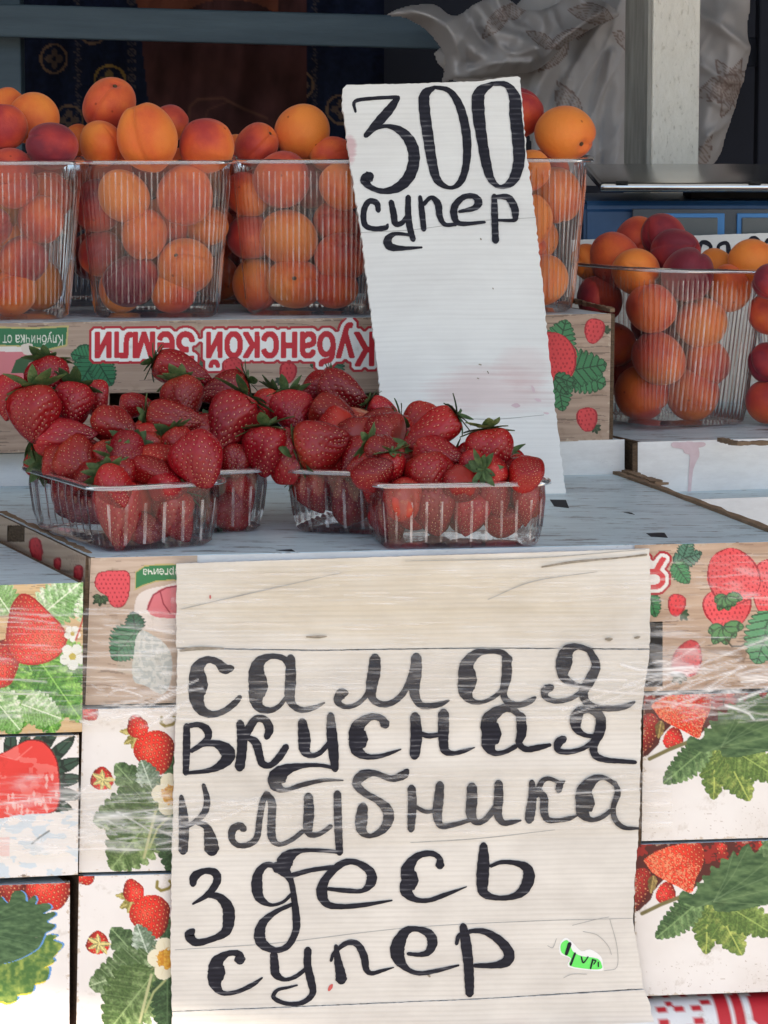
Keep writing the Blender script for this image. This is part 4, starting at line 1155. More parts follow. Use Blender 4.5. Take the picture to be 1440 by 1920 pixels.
def container(a, b, rad, h, inset, ribs, ripd, rows, lip, rib_lo=0.08, rib_hi=0.90, square=False, foot=0.004):
    n = ribs * (6 if square else 4)
    P, Nn, per = rr(a, b, rad, n)
    ph = np.arange(n) / n * ribs
    if square:
        fr = ph % 1.0
        wave = np.clip(np.minimum(fr, 1 - fr) * 6 - 0.9, 0, 1)
    else:
        wave = 0.5 - 0.5 * np.cos(2 * np.pi * ph)
    V_ = []
    zs = [0.0, foot] + list(np.linspace(0.10, 0.93, rows) * h) + [0.955 * h, 0.985 * h]
    for k, z in enumerate(zs):
        t = z / h
        ins = inset * (1 - t)
        if k == 0: ins += foot * 1.2
        act = 1.0 if rib_lo < t < rib_hi else (0.35 if k == 1 else 0.0)
        off = -ins + wave * ripd * act
        V_.append(np.column_stack([P + Nn * off[:, None] if isinstance(off, np.ndarray) else P + Nn * off, np.full(n, z)]))
    wall = np.array(V_)
    f = grid_faces(len(zs), n, True)
    verts = wall.reshape(-1, 3)
    # floor: shrink ring to the middle
    inner = wall[0].copy(); inner[:, :2] *= 0.82; inner[:, 2] = 0.003
    cen = wall[0].copy(); cen[:, :2] *= 0.02; cen[:, 2] = 0.003
    base = len(verts)
    verts = np.concatenate([verts, inner, cen])
    idx = np.arange(n)
    f2 = np.stack([idx, np.roll(idx, -1), base + np.roll(idx, -1), base + idx], 1)
    f3 = np.stack([base + idx, base + np.roll(idx, -1), base + n + np.roll(idx, -1), base + n + idx], 1)
    bodyf = np.concatenate([f[:, ::-1], f2[:, ::-1], f3[:, ::-1]])
    # rim: a small closed profile
    prof = [(0, 0.985 * h), (0.0005, h), (lip * 0.5, h + 0.0012), (lip, h - 0.0004), (lip + 0.0008, h - 0.003), (lip - 0.0006, h - 0.0032), (lip * 0.6, h - 0.0012)]
    Q, Qn, _ = rr(a, b, rad, 160)
    rim = np.array([np.column_stack([Q + Qn * d, np.full(160, z)]) for d, z in prof])
    rf = grid_faces(len(prof), 160, True)
    per_ = 6 if square else 4
    col_ = np.tile(np.arange(n), len(zs) - 1); row_ = np.repeat(np.arange(len(zs) - 1), n)
    zc_ = 0.5 * (np.array(zs)[row_] + np.array(zs)[row_ + 1]) / h
    isrib = ((col_ % per_) == (1 if not square else 0)) & (zc_ > rib_lo) & (zc_ < rib_hi)
    mi = np.concatenate([isrib.astype(np.int32), np.zeros(len(f2) + len(f3), np.int32)])
    return verts, bodyf, rim.reshape(-1, 3), rf[:, ::-1], mi
def in_rr(x, y, a, b, rad):
    qx, qy = abs(x) - (a - rad), abs(y) - (b - rad)
    return math.hypot(max(qx, 0), max(qy, 0)) + min(max(qx, qy), 0) - rad
CUP = dict(a=0.075, b=0.075, rad=0.034, h=0.155, inset=0.015)
TRAY = dict(a=0.0545, b=0.093, rad=0.022, h=0.057, inset=0.007)
cv, cf, crv, crf, cmi = container(0.075, 0.075, 0.034, 0.155, 0.015, 92, 0.0021, 8, 0.0068)
cup_body = make_mesh('cup_body', cv, cf, M['pet'], smooth=True); cup_rim = make_mesh('cup_rim', crv, crf, M['pet_rim'], smooth=True)
tv, tf, trv, trf, tmi = container(0.0545, 0.093, 0.022, 0.057, 0.007, 34, 0.0024, 5, 0.0056, 0.12, 0.80, True)
tray_body = make_mesh('punnet_body', tv, tf, M['pet'], smooth=True); tray_rim = make_mesh('punnet_rim', trv, trf, M['pet_rim'], smooth=True)
for me_, mi_ in ((cup_body, cmi), (tray_body, tmi)):
    me_.materials.append(M['pet_rib_glint']); me_.polygons.foreach_set('material_index', mi_)
class Box:
    def __init__(s, kind, loc, yaw, label, group, scale=(1, 1, 1), tilt=0.0):
        s.k = CUP if kind == 'cup' else TRAY
        s.o = empty('plastic_cup' if kind == 'cup' else 'plastic_punnet', loc, label, 'cup' if kind == 'cup' else 'punnet', group)
        s.o.rotation_euler = (0, tilt, yaw); s.o.scale = scale
        s.loc = Vector(loc); s.yaw = yaw; s.scale = scale
        obj('body', cup_body if kind == 'cup' else tray_body, s.o)
        obj('rim', cup_rim if kind == 'cup' else tray_rim, s.o)
        s.q = Matrix.Translation(s.loc) @ Matrix.Rotation(yaw, 4, 'Z') @ Matrix.Rotation(tilt, 4, 'Y') @ Matrix.Diagonal((*scale, 1))
        s.qi = s.q.inverted()
        s.items = []
    def local(s, p): return s.qi @ Vector(p)
    def gap(s, p, r):
        """> 0 when a ball of radius r at p leaves the container"""
        l = s.local(p)
        h = s.k['h']; t = max(0.0, min(1.0, l.z / h))
        i = s.k['inset'] * (1 - t) + 0.001
        d = in_rr(l.x, l.y, s.k['a'] - i, s.k['b'] - i, max(0.01, s.k['rad'] - i)) + r / s.scale[0]
        if l.z > h + 0.45 * r / s.scale[0]: d = -1
        return d
# apricot cups on the printed crate
CG = 'ribbed clear cups of apricots'
def cup_on_back(pxm, behind, label, yaw):
    best = None
    for k in range(400):
        t = -0.9 + k * 0.004
        p = Q1 + B_U * t - BACK.n * behind
        p = Vector((p.x, p.y, T3 + 0.155))
        e = abs(proj(p)[0] - pxm)
        if best is None or e < best[0]: best = (e, p)
    p = best[1]
    return Box('cup', (p.x, p.y, T3 + 0.0006), yaw, label, CG)
cupA = cup_on_back(6, 0.092, 'clear ribbed cup of apricots cut off by the left edge of the picture', R(9))
cupB = cup_on_back(292, 0.088, 'clear ribbed cup of apricots second from left above the red lettering', R(4))
cupC = cup_on_back(577, 0.090, 'clear ribbed cup of apricots directly left of the 300 price sign', R(2))
cupD = cup_on_back(964, 0.090, 'clear ribbed cup of apricots half hidden behind the 300 price sign', R(-4))
cupE = cup_on_back(428, 0.262, 'clear cup of apricots in the second row, seen between the middle cups', R(5))
cupH = cup_on_back(120, 0.264, 'clear cup of apricots in the second row behind the leftmost cups', R(8))
pF = on(1246, 794, T2)
cupF = Box('cup', (pF.x, pF.y, T2 + 0.0035), R(31), 'clear ribbed cup heaped with apricots on the white crate at right', CG, (1.08, 1.08, 1.06), R(2.2))
pG = on(1578, 800, T2)
cupG = Box('cup', (pG.x, pG.y, T2 + 0.0008), R(20), 'clear ribbed cup of apricots cut off by the right edge of the picture', CG, (1.06, 1.06, 1.04))
TG = 'clear punnets of strawberries'
def tray_at(px, py, yaw, label, scale=(1, 1, 1)):
    f = on(px, py, T)
    d = Vector((-math.sin(yaw), math.cos(yaw), 0))
    c = f + d * ((TRAY['b'] - TRAY['inset']) * scale[1])
    return Box('tray', (c.x, c.y, T + 0.0006), yaw, label, TG, scale)
tr1 = tray_at(303, 1031, R(27), 'clear punnet heaped with strawberries nearest the left front corner', (1.08, 1, 1))
tr2 = tray_at(400, 1002, R(22), 'clear punnet of strawberries half hidden behind the left front punnet')
tr3 = tray_at(645, 1003, R(-16), 'clear punnet of strawberries behind the right punnet, left of the price sign foot')
tr4b = on(862, 1030, T)
yaw4 = R(98)
tr4 = Box('tray', (tr4b.x - 0.004, tr4b.y + 0.047, T + 0.0006), yaw4, 'clear punnet of strawberries in front of the 300 price sign', TG, (0.94, 0.80, 1.0))

# ================================================================== APRICOTS
def m_apricot():
    m, N, K, B = new_mat('apricot_skin')
    oi = N.new('ShaderNodeObjectInfo')
    tc = N.new('ShaderNodeTexCoord').outputs['Object']
    addv = N.new('ShaderNodeVectorMath'); addv.operation = 'ADD'; K.new(tc, addv.inputs[0])
    cmb = N.new('ShaderNodeCombineXYZ')
    for k in range(3): K.new(math_n(N, K, 'MULTIPLY', oi.outputs['Random'], 17.0 + 9 * k), cmb.inputs[k])
    K.new(cmb.outputs[0], addv.inputs[1])
    v = addv.outputs[0]
    big = noise(N, K, v, 1.7, 2, 0.5)
    fine = noise(N, K, v, 16, 5, 0.65)
    spk = N.new('ShaderNodeTexVoronoi'); spk.inputs['Scale'].default_value = 42; K.new(v, spk.inputs['Vector'])
    sx_ = N.new('ShaderNodeSeparateXYZ'); K.new(tc, sx_.inputs[0])
    side = math_n(N, K, 'MULTIPLY', sx_.outputs[0], 2.0)
    sr = N.new('ShaderNodeSeparateColor'); K.new(oi.outputs['Color'], sr.inputs[0])
    b = math_n(N, K, 'MULTIPLY_ADD', big, 0.95, -0.48)
    b = math_n(N, K, 'ADD', b, math_n(N, K, 'MULTIPLY', side, sr.outputs[1]))
    b = math_n(N, K, 'ADD', b, sr.outputs[0])
    b = math_n(N, K, 'ADD', b, math_n(N, K, 'MULTIPLY_ADD', fine, 0.16, -0.08))
    c = ramp(N, K, b, [(0.0, (0.76, 0.225, 0.036)), (0.28, (0.70, 0.145, 0.030)), (0.52, (0.55, 0.072, 0.032)), (0.76, (0.35, 0.030, 0.030)), (1.0, (0.17, 0.016, 0.030))])
    dots = ramp(N, K, spk.outputs['Distance'], [(0.10, (0.70, 0.5, 0.45)), (0.22, (1, 1, 1))])
    c = mix(N, K, 0.5, c, dots, 'MULTIPLY')
    bl_ = N.new('ShaderNodeTexVoronoi'); bl_.inputs['Scale'].default_value = 2.6; bl_.inputs['Randomness'].default_value = 1.0; K.new(v, bl_.inputs['Vector'])
    c = mix(N, K, 0.75, c, ramp(N, K, math_n(N, K, 'ADD', bl_.outputs['Distance'], math_n(N, K, 'MULTIPLY_ADD', fine, 0.10, -0.05)), [(0.045, (0.38, 0.26, 0.22)), (0.075, (1, 1, 1))]), 'MULTIPLY')
    K.new(c, B.inputs['Base Color'])
    B.inputs['Roughness'].default_value = 0.52
    B.inputs['Specular IOR Level'].default_value = 0.25
    B.inputs['Sheen Weight'].default_value = 0.22; B.inputs['Sheen Roughness'].default_value = 0.45
    B.inputs['Sheen Tint'].default_value = (1.0, 0.80, 0.76, 1)
    B.inputs['Subsurface Weight'].default_value = 0.12; B.inputs['Subsurface Radius'].default_value = (0.006, 0.002, 0.001); B.inputs['Subsurface Scale'].default_value = 1.0
    bump(N, K, fine, 0.12, 0.02, B)
    return m
M['apricot'] = m_apricot()
M['stem_scar'] = coloured('dry_stem_scar', (0.05, 0.028, 0.012, 1), (0.12, 0.07, 0.03, 1), 400, 0.9)
def apricot_mesh(k):
    nu, nv = 88, 36
    th = np.linspace(0.0, np.pi, nv)[:, None]; ph = np.linspace(0, 2 * np.pi, nu, endpoint=False)[None, :]
    d = np.minimum(ph, 2 * np.pi - ph)
    sw = np.sin(th)
    r = 1 - (0.055 * np.exp(-(d * (0.3 + sw) / 0.10) ** 2) + (0.05 + 0.02 * k) * np.exp(-(d * (0.4 + sw) / 0.34) ** 2)) * np.clip(sw * 1.6, 0, 1) * (0.75 + 0.3 * np.cos(th * 0.9))
    r = r - 0.20 * np.exp(-(th / 0.20) ** 2)
    r = r + 0.035 * np.exp(-((np.pi - th) / 0.22) ** 2) * (k != 1)
    x = r * sw * np.cos(ph) * (1.04 - 0.04 * k); y = r * sw * np.sin(ph) * (0.92 + 0.03 * k); z = r * np.cos(th) * (1.0 + 0.05 * (k - 1)) + 0 * ph
    bumpn = 0.028 * np.sin(2 * ph + 5 * k) * sw + 0.02 * np.sin(3 * th + k) + 0.014 * np.sin(3 * ph + 2 * th + 7 * k) * sw
    Pn = np.stack([x * (1 + bumpn), y * (1 + bumpn), z], -1) * 0.5
    me = make_mesh('apricot_flesh', Pn.reshape(-1, 3), grid_faces(nv, nu, True), M['apricot'], smooth=True)
    return me
AP = [apricot_mesh(k) for k in (0, 1, 2, 0.5, 1.6)]
def scar_mesh():
    bm = bmesh.new()
    bmesh.ops.create_icosphere(bm, subdivisions=1, radius=0.045)
    for v in bm.verts: v.co.z *= 0.5; v.co.z += 0.405
    me = bpy.data.meshes.new('stem_scar'); bm.to_mesh(me); bm.free(); me.materials.append(M['stem_scar'])
    return me
SCAR = scar_mesh()
def apricot(p, dia, blush, label, group, rot=None, box=None):
    e = empty('apricot', p, label, 'apricot', group)
    e.rotation_mode = 'QUATERNION'
    if rot is None:
        for _ in range(20):
            rot = Quaternion((random.gauss(0, 1), random.gauss(0, 1), random.gauss(0, 1), random.gauss(0, 1))).normalized()
            if (rot @ Vector((0, 0, 1))).y > 0.05: break
    e.rotation_quaternion = rot
    e.scale = (dia * random.uniform(0.96, 1.05), dia * random.uniform(0.93, 1.0), dia * random.uniform(0.95, 1.08))
    f = obj('flesh', random.choice(AP), e)
    f.color = (min(1, max(0, blush)), random.uniform(0.05, 0.34), 0, 1)
    obj('stem_scar', SCAR, e)
    if box is not None: box.items.append((Vector(p), dia / 2))
    return e
def look_rot(suture_deg, stem_up=60, turn=0):
    """suture facing the viewer, leaning by suture_deg in the picture"""
    # local +X (suture) to -Y (viewer), +Z (stem) up
    q = Quaternion((0, 0, 1), -math.pi / 2 + R(turn))
    return Quaternion((0, 1, 0), R(suture_deg)) @ Quaternion((1, 0, 0), R(stem_up - 60)) @ q
def place_ap(box, px, py, d, blush, label, dep=None, rot=None, group=None):
    """dep None: against the near wall; else offset in metres from the cup axis away from the viewer"""
    if dep is None:
        Y = box.loc.y - 0.10
        for k in range(120):
            p = atY(px, py, Y); r = d / 2 * (p.y - CAM.y) / FPX
            if box.gap(p, r) <= 0: break
            Y += 0.0015
        else:
            p = atY(px, py, box.loc.y)
    else:
        Y = box.loc.y + dep
        for k in range(60):
            p = atY(px, py, Y); r = d / 2 * (p.y - CAM.y) / FPX
            if box.gap(p, r) <= 0: break
            Y += 0.002
        else:
            p = atY(px, py, box.loc.y + dep)
    dia = d * (p - CAM).length / FPX
    zmin = box.loc.z + dia / 2 + 0.002
    if p.z < zmin: p.z = zmin
    return apricot(p, dia, blush, label, group or 'apricots in the cups', rot, box)
AG = 'apricots in the cups'
W_ = {'A': 'the cup cut off at left', 'B': 'the second cup from left', 'C': 'the cup left of the 300 sign', 'D': 'the cup behind the 300 sign', 'F': 'the cup on the white crate at right', 'G': 'the cup cut off at right'}
def LA(s, c): return s + ' ' + W_[c]
aps = [
 # cup A
 (cupA, 2, 238, 96, .72, 'rosy apricot at the picture edge topping the cup cut off at left', -.035),
 (cupA, 62, 222, 96, .18, 'pale orange apricot high on the heap in the cup cut off at left', .015),
 (cupA, 12, 200, 72, .3, 'orange apricot peeking from the back of the heap in the cup cut off at left', .055),
 (cupA, 97, 274, 100, .92, 'dark purple-red apricot lying on the rim of the cup cut off at left', -.045),
 (cupA, 18, 318, 92, .62, 'rosy apricot half above the rim in the cup cut off at left', -.055),
 (cupA, 30, 352, 84, .55, 'pinkish apricot just below the rim inside the cup cut off at left', None),
 (cupA, 76, 412, 90, .48, 'reddish orange apricot at mid height right inside the cup cut off at left', None),
 (cupA, 45, 487, 92, .75, 'dark rosy apricot low inside the cup cut off at left', None),
 (cupA, 24, 560, 86, .25, 'orange apricot on the floor of the cup cut off at left', None),
 (cupA, -20, 425, 84, .6, 'rosy apricot at the picture edge inside the cup cut off at left', None),
 # cup B
 (cupB, 205, 197, 108, .42, 'large blushing apricot topping the heap of the second cup from left', .01),
 (cupB, 190, 270, 88, .16, 'pale orange apricot at the left of the rim of the second cup from left', -.03),
 (cupB, 276, 257, 116, .08, 'big orange apricot with a slanting groove at the front of the second cup', -.05),
 (cupB, 316, 232, 76, .62, 'rosy apricot at the back of the heap of the second cup from left', .05),
 (cupB, 387, 273, 104, .45, 'orange-red apricot at the right of the rim of the second cup from left', -.03),
 (cupB, 145, 262, 56, .25, 'small part of orange apricot at the far left of the second cup', .03),
 (cupB, 232, 368, 103, .0, 'bright orange apricot under the rim inside the second cup from left', None),
 (cupB, 347, 366, 108, .36, 'light red apricot under the rim at right inside the second cup from left', None),
 (cupB, 183, 385, 98, .8, 'dark red apricot deep at left inside the second cup from left', -.02),
 (cupB, 271, 440, 96, .28, 'orange apricot in the middle inside the second cup from left', None),
 (cupB, 246, 527, 106, .97, 'purple-red apricot low inside the second cup from left', None),
 (cupB, 348, 498, 106, .16, 'orange apricot with a stem scar low right inside the second cup from left', None),
 (cupB, 228, 585, 88, .1, 'orange apricot on the floor of the second cup from left', -.02),
 (cupB, 326, 575, 88, .4, 'reddish apricot on the floor right of the second cup from left', -.03),
 (cupB, 190, 475, 90, .55, 'reddish apricot at mid height left inside the second cup from left', -.015),
 (cupB, 388, 425, 76, .05, 'yellowish apricot deep at right inside the second cup from left', .0),
 # cup C
 (cupC, 481, 272, 90, .46, 'blushing apricot with a groove at the left of the cup left of the 300 sign', -.01),
 (cupC, 566, 247, 108, .08, 'round orange apricot topping the cup left of the 300 sign', .0),
 (cupC, 622, 290, 78, .4, 'red-orange apricot at the sign edge on the cup left of the 300 sign', -.01),
 (cupC, 528, 337, 108, .62, 'rosy apricot across the rim of the cup left of the 300 sign', -.055),
 (cupC, 541, 446, 112, .05, 'large bright orange apricot in the middle of the cup left of the 300 sign', None),
 (cupC, 470, 444, 96, .8, 'dark red apricot at mid height left inside the cup left of the 300 sign', -.02),
 (cupC, 553, 553, 106, .22, 'orange apricot with stem scar at the bottom of the cup left of the 300', None),
 (cupC, 480, 550, 96, .3, 'dull orange apricot low left inside the cup left of the 300 sign', -.01),
 (cupC, 642, 350, 92, .3, 'orange apricot under the rim beside the sign edge in the cup left of it', None),
 (cupC, 640, 483, 96, .5, 'reddish apricot beside the sign edge at mid height in the cup left of it', None),
 (cupC, 628, 416, 84, .4, 'shaded apricot beside the sign edge above the reddish one', -.02),
 (cupC, 628, 566, 90, .6, 'dark red apricot on the floor beside the sign edge in the cup left of it', None),
 (cupC, 462, 365, 88, .5, 'shaded red apricot under the rim at left inside the cup left of the 300 sign', -.02),
 # cup D
 (cupD, 968, 212, 96, .6, 'red apricot peeking out behind the top right of the 300 sign', .01),
 (cupD, 1060, 250, 114, .12, 'large glowing orange apricot topping the cup behind the 300 sign', -.02),
 (cupD, 992, 320, 84, .2, 'orange apricot at the sign edge under the rim of the cup behind it', None),
 (cupD, 1045, 366, 108, .12, 'pale orange apricot under the rim at right of the cup behind the 300 sign', None),
 (cupD, 992, 415, 90, .25, 'orange apricot at the sign edge at mid height of the cup behind it', None),
 (cupD, 1018, 525, 96, .2, 'orange apricot low beside the sign edge in the cup behind it', None),
 (cupD, 990, 470, 70, .4, 'red-orange apricot low behind the sign edge in the cup behind it', -.02),
 (cupD, 900, 300, 100, .4, None, 0.0), (cupD, 890, 420, 100, .3, None, -.02), (cupD, 900, 530, 100, .3, None, -.02),
 # cup F
 (cupF, 1195, 450, 94, .45, 'orange-red apricot with a groove at the back of the heap on the right cup', .045),
 (cupF, 1246, 446, 88, .92, 'dark purple-red apricot at the very top of the right cup', .02),
 (cupF, 1266, 474, 96, .8, 'rosy apricot with a dimple near the top of the right cup', -.005),
 (cupF, 1154, 488, 102, .66, 'red apricot on the left shoulder of the heap on the right cup', .0),
 (cupF, 1104, 492, 72, .1, 'orange apricot at the far left of the heap on the right cup', .02),
 (cupF, 1193, 510, 92, .02, 'small yellow-orange apricot at the front of the heap on the right cup', -.055),
 (cupF, 1290, 514, 104, 1.0, 'purplish apricot with bloom at the front of the heap on the right cup', -.06),
 (cupF, 1342, 506, 80, .06, 'orange apricot behind the purplish one on the right cup', .03),
 (cupF, 1366, 540, 92, .16, 'orange apricot on the right rim of the right cup', -.02),
 (cupF, 1222, 578, 98, .38, 'orange-red apricot just under the rim inside the right cup', None),
 (cupF, 1315, 606, 98, .24, 'orange apricot under the rim at right inside the right cup', None),
 (cupF, 1235, 672, 106, .5, 'large reddish apricot in the middle inside the right cup', None),
 (cupF, 1327, 680, 90, .5, 'reddish apricot at mid height right inside the right cup', None),
 (cupF, 1203, 762, 106, .5, 'reddish apricot on the floor left inside the right cup', None),
 (cupF, 1297, 772, 104, .36, 'orange apricot on the floor right inside the right cup', None),
 (cupF, 1150, 645, 92, .62, 'shaded red apricot at mid height left inside the right cup', -.01),
 (cupF, 1124, 562, 88, .8, 'dark red apricot under the rim at left inside the right cup', None),
 # cup G
 (cupG, 1412, 492, 92, .08, 'orange apricot at the left of the heap in the cup cut off at right', .02),
 (cupG, 1444, 528, 66, .8, 'dark red apricot at the picture edge in the cup cut off at right', -.05),
 (cupG, 1440, 590, 80, .6, 'red apricot under the rim in the cup cut off at right', None),
 (cupG, 1440, 680, 80, .75, 'dark red apricot at mid height in the cup cut off at right', None),
 (cupG, 1438, 770, 84, .6, 'red apricot on the floor of the cup cut off at right', None),
 (cupE, 404, 530, 92, .35, 'orange apricot in the second row, seen between two cups', -.03),
]
for bx, x, y, d, bl, lab, dep in aps:
    rot = None
    if (x, y) == (276, 257): rot = look_rot(-18, 60, -20)
    elif (x, y) in ((348, 498), (553, 553)): rot = Quaternion((1, 0, 0), R(75 if x == 553 else 60)) @ Quaternion((0, 1, 0), R(0 if x == 553 else -20))
    elif (x, y) in ((481, 272), (1195, 450)): rot = look_rot(50, 80, 10)
    elif (x, y) == (1266, 474): rot = look_rot(80, 90, -30)
    elif (x, y) == (1060, 250): rot = Vector((0.62, -0.66, -0.42)).to_track_quat('Z', 'Y')
    elif (x, y) == (205, 197): rot = look_rot(20, 90, -20)
    place_ap(bx, x, y, d, bl, lab or 'apricot %s inside the cup hidden behind the 300 sign' % ('at the top' if y < 350 else 'at mid height' if y < 480 else 'at the bottom'), dep, rot)
USED = {}
def where_in(box, p, zmax):
    l = box.local(p); w = []
    t = l.z / zmax
    w.append('bottom' if t < 0.3 else 'low' if t < 0.5 else 'middle' if t < 0.72 else 'upper')
    c = (p.x - box.loc.x) / box.k['a']
    w.append('far left' if c < -0.45 else 'left' if c < -0.12 else 'centre' if c < 0.12 else 'right' if c < 0.45 else 'far right')
    d = (p.y - box.loc.y) / box.k['b']
    w.append('front' if d < -0.3 else 'mid-depth' if d < 0.3 else 'back')
    return ' '.join(w)
def fill(box, n, label, dmin=0.046, dmax=0.054, zmax=None, blush=(0.1, 0.8)):
    got = 0; tries = 0
    h = box.k['h'] * box.scale[2]
    while got < n and tries < 2500:
        tries += 1
        dia = random.uniform(dmin, dmax); r = dia / 2
        l = Vector((random.uniform(-1, 1) * box.k['a'], random.uniform(-1, 1) * box.k['b'], random.uniform(r + 0.003, (zmax or h) - 0.01) / box.scale[2]))
        p = box.q @ l
        if box.gap(p, r) > 0: continue
        if any((p - a_).length < (r + b_) * 0.84 for a_, b_ in box.items): continue
        bl = random.uniform(*blush)
        tone = 'orange' if bl < 0.25 else 'reddish' if bl < 0.5 else 'red' if bl < 0.68 else 'dark red'
        apricot(p, dia, bl, '%s apricot, %s, %s' % (tone, where_in(box, p, h), label), AG, None, box); got += 1
for bx, n, lab in ((cupA, 9, 'inside the cup cut off at left'), (cupB, 8, 'inside the second cup from left'), (cupC, 8, 'inside the cup left of the 300 sign'),
                   (cupD, 6, 'inside the cup behind the 300 sign'), (cupE, 14, 'in the second-row cup between the middle cups'), (cupH, 12, 'in the second-row cup behind the leftmost cups'),
                   (cupF, 8, 'inside the cup on the white crate at right'), (cupG, 9, 'inside the cup cut off at right')):
    fill(bx, n, lab, zmax=0.165 if bx in (cupE, cupH) else None)

# ================================================================== STRAWBERRIES
def m_straw():
    m, N, K, B = new_mat('strawberry_skin')
    oi = N.new('ShaderNodeObjectInfo')
    tc = N.new('ShaderNodeTexCoord').outputs['Object']
    sp_ = N.new('ShaderNodeSeparateXYZ'); K.new(tc, sp_.inputs[0])
    f = noise(N, K, tc, 5, 4, 0.6)
    t = math_n(N, K, 'ADD', math_n(N, K, 'MULTIPLY', f, 0.35), math_n(N, K, 'ADD', sp_.outputs[2], math_n(N, K, 'MULTIPLY', oi.outputs['Random'], 0.24)))
    c = ramp(N, K, t, [(0.0, (0.22, 0.0045, 0.008)), (0.55, (0.31, 0.006, 0.009)), (0.78, (0.38, 0.022, 0.016)), (0.92, (0.55, 0.17, 0.09))])
    c = mix(N, K, 1.0, c, oi.outputs['Color'], 'MULTIPLY')
    K.new(c, B.inputs['Base Color'])
    B.inputs['Roughness'].default_value = 0.27; B.inputs['Specular IOR Level'].default_value = 0.42
    B.inputs['Subsurface Weight'].default_value = 0.05; B.inputs['Subsurface Radius'].default_value = (0.006, 0.001, 0.001)
    bump(N, K, noise(N, K, tc, 60, 3), 0.12, 0.01, B)
    return m
M['straw'] = m_straw()
M['seed'] = coloured('strawberry_seed', (0.55, 0.24, 0.11, 1), (0.80, 0.50, 0.26, 1), 3, 0.35)
def m_sepal():
    m, N, K, B = new_mat('strawberry_leaf')
    tc = N.new('ShaderNodeTexCoord').outputs['Object']
    oi = N.new('ShaderNodeObjectInfo')
    f = math_n(N, K, 'ADD', noise(N, K, tc, 8, 4), math_n(N, K, 'MULTIPLY_ADD', oi.outputs['Random'], 0.3, -0.15))
    K.new(ramp(N, K, f, [(0.3, (0.035, 0.075, 0.022)), (0.55, (0.075, 0.135, 0.040)), (0.8, (0.16, 0.20, 0.075))]), B.inputs['Base Color'])
    B.inputs['Roughness'].default_value = 0.55
    bump(N, K, noise(N, K, mapping(N, K, tc, (10, 10, 2)), 4, 3), 0.3, 0.02, B)
    return m
M['sepal'] = m_sepal()
